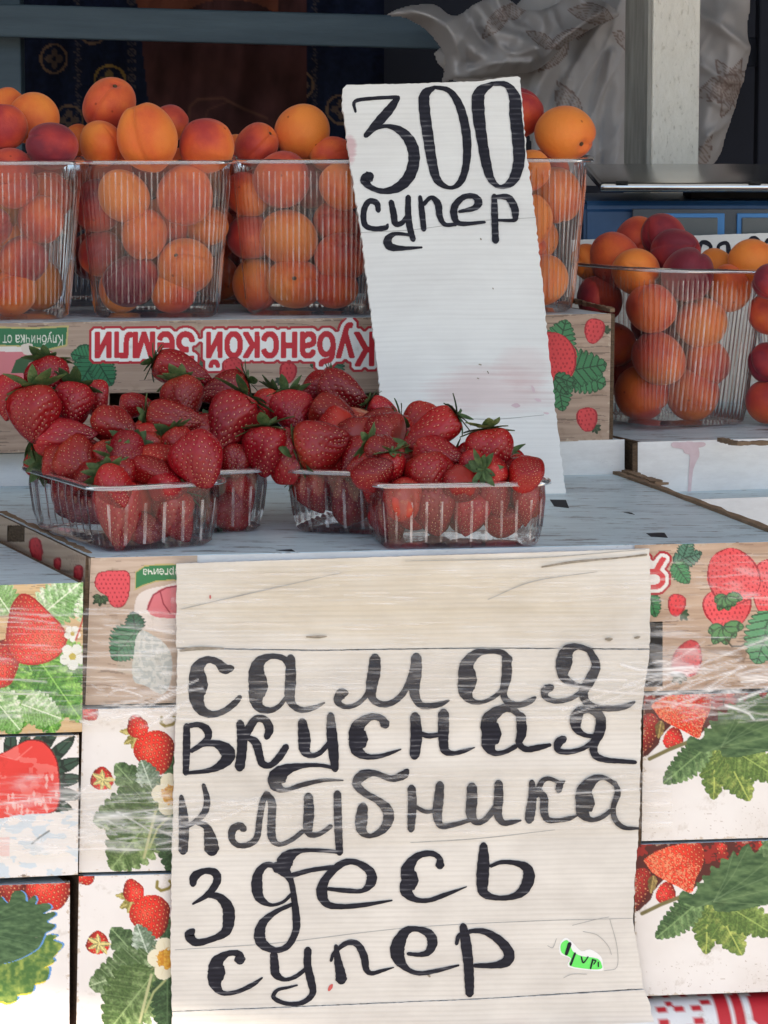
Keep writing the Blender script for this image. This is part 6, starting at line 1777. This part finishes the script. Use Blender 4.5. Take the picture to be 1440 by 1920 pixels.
words = {
 'lettering': r3([(405, 698, 34), (362, 702, 60), (322, 664, 42), (262, 652, 42), (212, 700, 76), (215, 790, 108), (205, 862, 84), (230, 930, 62), (290, 958, 40), (360, 940, 34), (420, 895, 36), (450, 860, 26)],
   [(728, 684, 40), (692, 642, 34), (622, 632, 32), (562, 662, 62), (543, 720, 88), (553, 800, 108), (540, 870, 78), (562, 922, 52), (620, 936, 34), (670, 912, 26), (708, 866, 24)],
   [(735, 640, 50), (735, 760, 62), (730, 860, 56), (752, 910, 40), (800, 934, 34), (870, 920, 26), (925, 893, 10)],
   [(1045, 838, 40), (1020, 842, 62), (998, 885, 40), (1040, 915, 28), (1100, 905, 26), (1150, 865, 26), (1188, 800, 36)],
   [(1210, 640, 60), (1205, 720, 72), (1190, 800, 64), (1195, 868, 44), (1240, 900, 36), (1300, 895, 34), (1360, 850, 34), (1400, 780, 36), (1430, 690, 40)])
  + r4([(62, 635, 58), (60, 720, 66), (50, 830, 58), (80, 900, 40), (130, 912, 36), (200, 900, 30), (245, 880, 12)],
   [(588, 652, 40), (540, 610, 34), (470, 605, 26), (400, 617, 50), (345, 682, 78), (350, 760, 106), (340, 830, 84), (370, 880, 40), (430, 890, 22), (500, 860, 24), (548, 815, 24)],
   [(570, 640, 52), (570, 740, 58), (552, 840, 40), (580, 890, 40), (640, 905, 34), (700, 885, 34), (730, 865, 20)],
   [(1045, 602, 32), (970, 577, 34), (912, 602, 72), (892, 670, 92), (888, 740, 58), (930, 780, 38), (990, 796, 20), (1030, 790, 18)],
   [(1035, 596, 34), (1073, 680, 50), (1042, 760, 60), (1002, 830, 54), (1020, 890, 42), (1080, 920, 34), (1180, 925, 34), (1250, 910, 30), (1290, 888, 14)],
   [(822, 806, 40), (788, 822, 50), (790, 863, 34), (850, 885, 28), (930, 870, 26), (990, 832, 28)]),
 'lettering.2': r3([(150, 1022, 36), (150, 1100, 42), (148, 1200, 40), (145, 1290, 34)], [(165, 1022, 28), (220, 1017, 32), (264, 1045, 46), (270, 1090, 38), (230, 1130, 32), (175, 1165, 24)],
   [(225, 1128, 28), (310, 1122, 42), (372, 1160, 80), (383, 1200, 74), (340, 1245, 50), (270, 1275, 28), (140, 1290, 20)],
   [(450, 1005, 42), (462, 1090, 58), (460, 1170, 56), (448, 1258, 56)], [(600, 1088, 34), (615, 1040, 50), (590, 990, 44), (540, 985, 42), (500, 1040, 48), (475, 1090, 46)],
   [(500, 1090, 30), (540, 1120, 50), (560, 1190, 44), (576, 1235, 42), (620, 1245, 34), (670, 1200, 42), (710, 1140, 38)],
   [(800, 998, 48), (812, 1090, 70), (815, 1160, 60), (850, 1190, 32), (900, 1175, 28), (952, 1118, 28)], [(960, 962, 40), (965, 1050, 58), (975, 1160, 60), (985, 1268, 40)],
   [(988, 1262, 20), (900, 1245, 22), (800, 1248, 30), (710, 1270, 66), (662, 1312, 104), (655, 1358, 74), (705, 1384, 26), (800, 1355, 28), (920, 1330, 20), (1030, 1330, 8)],
   [(1268, 1016, 56), (1240, 980, 40), (1180, 975, 42), (1112, 1030, 78), (1115, 1100, 108), (1110, 1160, 72), (1160, 1195, 36), (1230, 1195, 26), (1300, 1175, 20), (1355, 1155, 8)])
  + r4([(55, 968, 56), (62, 1080, 66), (52, 1192, 56)], [(90, 1068, 28), (130, 1080, 30), (185, 1074, 26)], [(215, 950, 60), (215, 1040, 62), (215, 1110, 54), (225, 1162, 48), (270, 1178, 26), (330, 1165, 24), (390, 1145, 6)],
   [(652, 972, 36), (600, 930, 40), (540, 930, 52), (472, 990, 88), (485, 1070, 110), (470, 1130, 82), (500, 1175, 36), (560, 1170, 26), (622, 1138, 28)], [(650, 968, 56), (655, 1060, 56), (640, 1120, 38), (680, 1155, 34), (750, 1145, 34), (815, 1130, 20)],
   [(1048, 932, 36), (990, 935, 52), (960, 982, 70), (965, 1040, 48), (1010, 1075, 26), (1062, 1082, 24)], [(1040, 930, 40), (1095, 970, 54), (1095, 1050, 60), (1060, 1130, 48), (1070, 1190, 42), (1130, 1215, 32), (1210, 1222, 26), (1295, 1228, 22)],
   [(892, 1096, 42), (862, 1118, 50), (860, 1160, 34), (920, 1170, 30), (1000, 1150, 26), (1060, 1110, 30)]),
 'lettering.3': r5([(120, 160, 24), (130, 250, 50), (135, 350, 58), (130, 468, 52)], [(245, 95, 22), (265, 180, 36), (250, 250, 38), (200, 300, 28), (150, 330, 26)], [(200, 305, 24), (260, 330, 40), (283, 400, 72), (292, 462, 84)],
   [(472, 344, 40), (450, 325, 40), (410, 345, 44), (405, 400, 36), (440, 435, 30), (500, 430, 34), (545, 390, 36), (560, 290, 36), (578, 190, 36), (600, 145, 34)], [(598, 142, 34), (630, 195, 46), (628, 290, 46), (630, 390, 46), (670, 430, 26), (740, 405, 26), (805, 355, 26)],
   [(835, 158, 50), (838, 250, 60), (832, 340, 54), (850, 375, 36), (900, 370, 26), (962, 328, 26)], [(998, 142, 42), (1000, 250, 46), (1005, 380, 44), (1010, 478, 40)], [(1022, 476, 20), (920, 465, 22), (800, 465, 26), (735, 490, 66), (702, 530, 92), (692, 588, 56)],
   [(1390, 16, 32), (1368, 40, 50), (1300, 60, 36), (1210, 30, 34), (1140, 42, 60), (1106, 90, 50), (1150, 140, 40), (1220, 180, 40), (1275, 230, 60), (1285, 290, 60), (1250, 350, 44), (1180, 383, 26), (1135, 350, 56), (1133, 290, 70), (1142, 215, 54)])
  + r6([(35, 112, 46), (40, 200, 50), (35, 290, 46), (32, 348, 38)], [(50, 213, 22), (110, 245, 24), (162, 243, 20)], [(195, 92, 46), (188, 180, 56), (180, 260, 54), (200, 325, 36), (270, 320, 28), (360, 295, 22)],
   [(375, 104, 56), (375, 180, 62), (370, 260, 58), (400, 305, 36), (450, 290, 32), (505, 225, 36)], [(525, 84, 46), (525, 170, 54), (520, 260, 48), (550, 308, 34), (600, 305, 28), (650, 295, 10)],
   [(712, 78, 32), (715, 160, 46), (705, 240, 56), (697, 294, 50)], [(862, 128, 36), (872, 92, 38), (898, 74, 8)], [(866, 82, 22), (810, 60, 24), (770, 75, 30), (745, 130, 34), (735, 160, 28)], [(750, 130, 38), (780, 170, 46), (780, 240, 46), (800, 290, 36), (860, 295, 24), (920, 285, 26), (968, 268, 8)],
   [(1185, 95, 28), (1120, 55, 26), (1060, 66, 52), (1007, 130, 88), (1012, 200, 106), (1000, 250, 76), (1040, 290, 30), (1100, 280, 26), (1162, 236, 24)], [(1178, 80, 22), (1195, 140, 36), (1170, 220, 30), (1180, 290, 32), (1230, 335, 26), (1312, 340, 14)]),
 'lettering.4': r5([(185, 655, 36), (195, 610, 50), (250, 580, 34), (310, 590, 46), (320, 640, 44), (270, 710, 34), (185, 765, 12)], [(260, 715, 24), (330, 725, 44), (380, 780, 64), (387, 850, 68), (370, 920, 54), (300, 960, 34), (205, 982, 44), (165, 942, 56), (185, 915, 34)],
   [(660, 555, 30), (600, 545, 34), (555, 590, 50), (545, 660, 64), (560, 730, 52), (620, 770, 22), (690, 755, 18), (738, 712, 20)],
   [(655, 555, 66), (700, 580, 62), (738, 640, 34), (755, 740, 36), (767, 850, 44), (763, 920, 40), (720, 1000, 36), (650, 1025, 34), (580, 992, 58), (560, 940, 64), (580, 870, 48), (650, 810, 28), (742, 768, 22)], [(745, 604, 30), (850, 575, 26), (975, 558, 26)],
   [(945, 680, 20), (1050, 690, 28), (1140, 690, 26), (1188, 640, 58), (1180, 580, 50), (1100, 530, 34), (1020, 540, 40), (935, 620, 46), (910, 700, 64), (940, 765, 42), (1020, 780, 30), (1150, 770, 26), (1305, 745, 10)])
  + r6([(195, 550, 52), (190, 505, 32), (140, 480, 34), (62, 500, 42), (14, 570, 76), (26, 630, 96), (6, 690, 74), (52, 738, 34), (130, 745, 26), (220, 715, 26), (345, 668, 6)],
   [(440, 434, 42), (440, 520, 66), (435, 620, 70), (440, 700, 54), (510, 730, 30), (600, 725, 34), (662, 690, 58), (695, 620, 68), (682, 562, 54), (620, 535, 30), (540, 530, 24), (480, 552, 20)]),
 'lettering.5': r5([(450, 1080, 66), (440, 1045, 40), (380, 1045, 34), (322, 1090, 72), (318, 1150, 98), (310, 1210, 72), (350, 1265, 30), (430, 1260, 24), (520, 1220, 26), (575, 1180, 10)],
   [(640, 1046, 42), (645, 1110, 50), (652, 1160, 48), (700, 1190, 24), (760, 1175, 24), (815, 1135, 24)], [(832, 1022, 42), (830, 1110, 44), (850, 1200, 46), (858, 1270, 36), (800, 1320, 28), (710, 1325, 24), (640, 1292, 26), (660, 1250, 20), (720, 1235, 16), (772, 1222, 10)],
   [(962, 1085, 16), (980, 1040, 22), (1050, 985, 30), (1110, 992, 38), (1148, 1060, 44), (1160, 1130, 36), (1190, 1155, 26), (1250, 1140, 20), (1315, 1122, 6)], [(990, 1000, 22), (1000, 1080, 42), (1015, 1150, 56), (1020, 1192, 66)])
  + r6([(15, 1045, 20), (80, 1050, 26), (130, 1035, 40), (153, 980, 58), (130, 930, 50), (60, 905, 30), (0, 922, 52), (-42, 1000, 80), (-38, 1070, 72), (10, 1130, 32), (80, 1155, 26), (180, 1140, 24), (300, 1110, 12)],
   [(288, 990, 20), (300, 945, 24), (330, 928, 20)], [(325, 888, 40), (340, 980, 60), (355, 1100, 56), (360, 1200, 54), (362, 1272, 46)], [(340, 930, 22), (380, 917, 26), (450, 922, 36), (530, 970, 50), (583, 1040, 60), (568, 1090, 58), (500, 1110, 36), (390, 1112, 24)]),
}
for k, s in words.items():
    lettering('lettering', s, FRONT, bo + 0.0005, M['ink'], big)
# green sticker remnant
M['green'] = coloured('fluorescent_green_sticker', (0.10, 0.72, 0.10, 1), (0.14, 0.80, 0.13, 1), 60, 0.5)
gp = smooth_closed([(760 + x / 3, 1440 + y / 3) for x, y in [(875, 992), (905, 968), (925, 985), (942, 1030), (990, 1058), (1080, 1072), (1105, 1108), (1100, 1130), (1030, 1131), (925, 1112), (932, 1070), (880, 1040)]], 3)
stk = mobj('sticker', FRONT.grid(gp[:, 0], gp[:, 1], bo + 0.0004), [tuple(range(len(gp)))], M['green'], big)
M['paper'] = coloured('torn_white_paper', (0.78, 0.77, 0.74, 1), (0.84, 0.83, 0.80, 1), 60, 0.8)
wp = smooth_closed([(760 + x / 3, 1440 + y / 3) for x, y in [(868, 990), (900, 955), (935, 975), (990, 1030), (1040, 1020), (1100, 1060), (1112, 1110), (1108, 1140), (1030, 1138), (915, 1118), (925, 1070), (872, 1048)]], 3)
mobj('sticker_backing', FRONT.grid(wp[:, 0], wp[:, 1], bo + 0.0002), [tuple(range(len(wp)))], M['paper'], big)
lettering('sticker_writing', r6([(925, 988, 22), (905, 1048, 18)], [(955, 1042, 12), (930, 1108, 12)], [(990, 1062, 8), (1000, 1095, 9), (1018, 1078, 7), (1028, 1062, 7)], [(1055, 1077, 10), (1042, 1128, 9)], [(1053, 1080, 7), (1072, 1084, 7), (1060, 1104, 6)], [(1086, 1092, 7), (1086, 1118, 7)]), FRONT, bo + 0.0007, M['ink'], big).parent = stk
lettering('glue_mark', r6([(940, 885, 3), (1000, 870, 3), (1080, 850, 3), (1145, 838, 2)], [(1150, 850, 3), (1190, 1000, 3), (1190, 1120, 3), (1120, 1140, 3)], [(800, 1000, 3), (830, 1010, 4), (850, 960, 3)], [(890, 1180, 3), (940, 1160, 3), (1020, 1160, 3)], [(1000, 920, 2), (1080, 940, 3), (1140, 1000, 2), (1160, 1050, 3)]), FRONT, bo + 0.0003, M['crease'], big)
M['red_spot'] = coloured('red_juice_spot', (0.45, 0.05, 0.05, 1), (0.55, 0.09, 0.08, 1), 60, 0.4)
lettering('juice_spot', r5([(950, 1250, 14), (960, 1232, 22), (968, 1220, 12)]) + r3([(282, 290, 8), (283, 305, 10)]), FRONT, bo + 0.0004, M['red_spot'], big)

# ---- the 300 sign
foot = on(1060, 925, T)
rim_z = T3 + 0.155
dist = (foot - BACK.p).dot(BACK.n)                 # foot in front of the crate
sl_ = (dist - 0.010) / (rim_z - T)
n300 = Vector((FRONT.n.x, FRONT.n.y, 0)).normalized() + Vector((0, 0, sl_))
P300 = Plane(foot + Vector((0, 0, 0.0005)), n300)
s300 = empty('price_sign', foot, 'tall white price sign lettered 300 leaning on the apricot cups', 'sign')
board('panel', [(643, 166), (650, 159), (760, 157), (900, 152), (938, 146), (970, 143), (976, 146), (978, 180), (988, 290), (1005, 420), (1018, 540), (1032, 680), (1045, 800), (1061, 925), (900, 933), (737, 942), (722, 820), (708, 690), (690, 540), (672, 400), (655, 300), (642, 200)], P300, 0.0, 0.004, M['board2'], s300, 1.6, 6)
lettering('numerals', r7([(146, 250, 14), (143, 188, 22), (250, 170, 22), (388, 163, 22)], [(395, 165, 30), (350, 230, 52), (280, 310, 54), (205, 390, 30)], [(240, 352, 28), (330, 333, 24), (412, 362, 50), (470, 430, 66), (490, 520, 68), (465, 620, 68), (400, 690, 58), (310, 715, 34), (235, 692, 34), (200, 650, 56), (228, 628, 66)],
   [(612, 104, 20), (552, 150, 60), (553, 260, 66), (573, 400, 64), (595, 540, 58), (627, 650, 46), (700, 695, 22), (762, 660, 40), (795, 560, 44), (800, 420, 52), (780, 290, 52), (745, 190, 46), (690, 122, 32), (605, 104, 20)],
   [(950, 84, 24), (872, 140, 70), (868, 260, 74), (890, 420, 62), (915, 560, 58), (945, 650, 42), (1000, 690, 24), (1070, 650, 58), (1105, 540, 68), (1100, 400, 74), (1085, 260, 74), (1080, 165, 68), (1030, 90, 36), (940, 84, 24)]), P300, 0.0004, M['ink'], s300)
lettering('lettering', r7([(280, 830, 30), (270, 785, 36), (225, 775, 34), (195, 830, 36), (200, 910, 34), (250, 935, 30), (320, 930, 32), (335, 910, 14)], [(355, 777, 32), (370, 850, 40), (380, 905, 36), (420, 900, 30), (458, 848, 26)], [(455, 748, 32), (455, 850, 38), (465, 930, 38), (485, 1000, 32)], [(488, 975, 18), (380, 965, 24), (335, 1000, 48), (350, 1040, 48), (420, 1050, 28), (535, 1045, 12)],
   [(525, 747, 22), (535, 830, 36), (547, 940, 32)], [(545, 792, 26), (590, 752, 26), (630, 790, 42), (640, 860, 36), (670, 910, 26), (735, 910, 22)], [(755, 835, 18), (840, 815, 34), (868, 780, 48), (840, 745, 34), (780, 750, 34), (730, 800, 42), (725, 860, 42), (760, 905, 30), (905, 897, 16)],
   [(960, 742, 32), (962, 830, 40), (965, 930, 40), (968, 1008, 42)], [(965, 748, 22), (1040, 752, 40), (1078, 810, 46), (1084, 860, 38), (1075, 886, 22), (980, 885, 16)]), P300, 0.0004, M['ink'], s300)
for st_ in ([[(676, 436, 0.9), (780, 430, 1.2), (900, 414, 0.9), (1004, 408, 1.0)], [(860, 784, 1), (930, 786, 1.4), (1020, 778, 0.8)]]): lettering('crease', [st_], P300, 0.0002, M['crease'], s300)
lettering('juice_spot', [[(960, 760, 3), (968, 760, 9), (974, 761, 4)], [(1004, 748, 3), (1009, 750, 6), (1014, 752, 3)], [(997, 723, 2), (1000, 730, 5), (1002, 736, 2)], [(1020, 774, 2), (1026, 775, 4), (1029, 775, 2)]], P300, 0.0003, M['juice'], s300)
lettering('dirt_speck', [[(898, 683, 2), (902, 684, 3)], [(914, 696, 2), (916, 700, 2)], [(901, 447, 2), (902, 449, 3)], [(924, 540, 2), (925, 542, 2)], [(895, 709, 2), (898, 710, 2)]], P300, 0.0003, M['dirt'], s300)

# ---- partly hidden white sign behind the right cups
PW = Plane((0, 0.915, 1.25), (0, -1, 0.03))
wz = [PW.at(1400, y).z for y in (690, 760)]
yb = 690 + (wz[0] - T2 - 0.001) / (wz[0] - wz[1]) * 70
sw = empty('price_sign', PW.at(1300, yb), 'white sign with black letters half hidden behind the right-hand apricot cups', 'sign')
board('panel', [(1072, 450), (1200, 446), (1320, 441), (1520, 434), (1520, yb), (1072, yb)], PW, 0, 0.004, M['board2'], sw, 1.0, 8)
r8 = lambda *s: zc(1000, 260, 3.27, s)
lettering('lettering', r8([(1015, 690, 22), (1030, 640, 26), (1065, 640, 30), (1088, 670, 22), (1050, 720, 20)], [(1135, 715, 16), (1138, 655, 22), (1190, 645, 26), (1198, 740, 32), (1200, 830, 30)], [(1310, 640, 22), (1350, 610, 30), (1385, 640, 26), (1390, 740, 26)], [(1425, 640, 20), (1445, 620, 26), (1480, 640, 30), (1490, 740, 26)], [(960, 660, 20), (965, 780, 24)]), PW, 0.0004, M['ink'], sw)

# ================================================================== STRETCH FILM
def m_film():
    m, N, K, B = new_mat('stretch_film')
    out = N['Material Output']; N.remove(B)
    uv = N.new('ShaderNodeUVMap'); uv.uv_map = 'UVMap'
    at = N.new('ShaderNodeAttribute'); at.attribute_name = 'Col'
    sc_ = N.new('ShaderNodeSeparateColor'); K.new(at.outputs['Color'], sc_.inputs[0])
    tr = N.new('ShaderNodeBsdfTransparent'); tr.inputs[0].default_value = (0.985, 0.98, 0.97, 1)
    gl = N.new('ShaderNodeBsdfGlossy'); gl.inputs['Roughness'].default_value = 0.22
    df = N.new('ShaderNodeBsdfDiffuse'); df.inputs[0].default_value = (0.85, 0.83, 0.80, 1)
    v = mapping(N, K, uv.outputs[0], (5, 60, 1), (0, 0, R(6)))
    h = noise(N, K, v, 1.0, 4, 0.6)
    bp = N.new('ShaderNodeBump'); bp.inputs['Strength'].default_value = 0.6; bp.inputs['Distance'].default_value = 0.004
    K.new(h, bp.inputs['Height']); K.new(bp.outputs[0], gl.inputs['Normal'])
    wr = ramp(N, K, noise(N, K, mapping(N, K, uv.outputs[0], (9, 150, 1), (0, 0, R(-5))), 1.0, 5, 0.55), [(0.56, (0, 0, 0)), (0.70, (1, 1, 1))])
    haze = math_n(N, K, 'MULTIPLY_ADD', math_n(N, K, 'MULTIPLY', wr, sc_.outputs[0]), 0.26, math_n(N, K, 'MULTIPLY', sc_.outputs[0], 0.018))
    haze = math_n(N, K, 'ADD', haze, math_n(N, K, 'MULTIPLY', sc_.outputs[1], 0.80))
    haze = math_n(N, K, 'ADD', haze, math_n(N, K, 'MULTIPLY', sc_.outputs[2], 0.5))
    haze = math_n(N, K, 'MINIMUM', haze, 0.9)
    m1 = N.new('ShaderNodeMixShader'); m2 = N.new('ShaderNodeMixShader')
    K.new(haze, m1.inputs[0]); K.new(tr.outputs[0], m1.inputs[1]); K.new(df.outputs[0], m1.inputs[2])
    fg = math_n(N, K, 'MULTIPLY', math_n(N, K, 'MULTIPLY_ADD', wr, 0.10, 0.02), sc_.outputs[0])
    K.new(fg, m2.inputs[0]); K.new(m1.outputs[0], m2.inputs[1]); K.new(gl.outputs[0], m2.inputs[2])
    K.new(m2.outputs[0], out.inputs['Surface'])
    return m
M['film'] = m_film()
def film(name, label, tl, tr_, br, bl, off, seed, lines, step=3.0):
    c = Canvas(tl, tr_, br, bl, step)
    sgrid = np.linspace(0, 1, c.ny)[:, None] + 0 * c.X
    ed = 0.10 * (fbm(c.X / 70, c.X * 0, seed) - 0.5)
    cover = np.clip((sgrid - 0.04 - ed) / 0.06, 0, 1) * np.clip((0.96 + ed - sgrid) / 0.06, 0, 1)
    cover *= 0.55 + 0.8 * fbm(c.X / 90, c.Y / 25, seed + 2)
    c.C[:] = 0
    wl_ = np.zeros(c.X.shape)
    for pts, wd, a in lines:
        c2 = c.C.copy(); c.C[:] = 0
        c.line(smooth_open(np.array(pts, float)), wd, (255, 255, 255)); wl_ = np.maximum(wl_, c.C[..., 0] * a); c.C = c2
    patch = np.clip((fbm(c.X / 80 + c.Y / 200, c.Y / 16 - c.X / 300, seed + 21, 4) - 0.56) * 4.5, 0, 1)
    off_sign = np.clip(np.maximum((350 - c.X) / 40, (c.X - 1190) / 40), 0.22, 1)
    col = np.stack([np.clip(cover, 0, 1), wl_ * np.clip(cover * 1.4, 0, 1), 0.75 * patch * np.clip(cover, 0, 1) * off_sign], -1)
    P = FRONT.grid(c.X, c.Y, off)
    h = 0.0012 * fbm(c.X / 120, c.Y / 9, seed + 5, 3) + 0.001 * fbm(c.X / 40, c.Y / 40, seed + 7)
    P = P + h[..., None] * np.array(FRONT.n)
    uv = np.stack([c.X, c.Y], -1) / 1000.0
    org = FRONT.at(720, (tl[1] + bl[1]) / 2, off)
    o = mobj(name, P.reshape(-1, 3), grid_faces(c.ny, c.nx), M['film'], origin=org, smooth=True, cols=col.reshape(-1, 3), uvs=uv.reshape(-1, 2))
    tag(o, label, 'film', 'stretch film wound round the crates')
rs_ = random.Random(3)
def streaks(n, x0, x1, y0, y1, sl0, sl1, l0, l1, wd, a):  # white lines drawn into the film colour for glints on its folds
    out = []
    for i in range(n):
        x = rs_.uniform(x0, x1); y = rs_.uniform(y0, y1); l = rs_.uniform(l0, l1); s = rs_.uniform(sl0, sl1)
        out.append(([(x, y), (x + l / 2, y + l / 2 * s + rs_.uniform(-4, 4)), (x + l, y + l * s)], rs_.uniform(*wd), rs_.uniform(*a)))
    return out
film('stretch_film', 'upper band of clear stretch film holding the sign to the crates, over its first line', (-60, 1120), (1500, 1150), (1500, 1372), (-60, 1372), 0.0165, 3,
     streaks(22, -40, 330, 1140, 1350, -0.05, 0.12, 40, 180, (1.2, 3.2), (0.3, 0.75)) + streaks(22, 150, 320, 1270, 1370, -0.7, 0.5, 20, 90, (1.0, 3.0), (0.4, 0.9)) + streaks(30, 1000, 1460, 1235, 1360, -0.45, 0.05, 50, 190, (1.0, 3.0), (0.35, 0.85)) + streaks(26, 1200, 1400, 1240, 1340, -0.8, 0.3, 30, 130, (1.0, 3.5), (0.4, 0.95)) + streaks(26, 320, 1020, 1240, 1350, -0.05, 0.03, 50, 260, (0.8, 2.2), (0.2, 0.55))
     + [([(150, 1352), (230, 1372), (300, 1350), (335, 1325)], 4, .8), ([(280, 1322), (330, 1300), (380, 1290)], 3, .7), ([(1165, 1246), (1210, 1256), (1300, 1250)], 4, .9), ([(1360, 1322), (1400, 1336), (1412, 1348)], 4, .8), ([(1040, 1280), (1180, 1300), (1330, 1295)], 3, .8)])
film('stretch_film', 'lower band of clear stretch film crossing the third line of lettering', (-60, 1440), (1260, 1440), (1260, 1560), (-60, 1625), 0.0168, 8,
     streaks(34, -40, 380, 1480, 1600, -0.15, 0.05, 50, 240, (1.0, 3.0), (0.3, 0.8)) + streaks(20, -20, 330, 1500, 1600, -0.8, 0.6, 15, 70, (1.0, 3.0), (0.4, 0.9)) + streaks(18, 330, 700, 1460, 1560, -0.22, 0.05, 50, 220, (0.8, 2.0), (0.25, 0.6)) + streaks(8, 1000, 1240, 1460, 1545, -0.1, 0.1, 30, 120, (0.8, 2.0), (0.3, 0.6))
     + [([(1030, 1490), (1120, 1484), (1200, 1478)], 2.5, .7), ([(325, 1552), (420, 1532), (480, 1500)], 2.5, .6)])
film('stretch_film', 'thin film over the top strip of the big sign', (320, 1060), (1480, 1030), (1480, 1140), (320, 1150), 0.0160, 12,
     streaks(16, 340, 1180, 1065, 1135, -0.08, 0.02, 40, 200, (0.8, 2.0), (0.25, 0.6)))
sc.cycles.transparent_max_bounces = 32
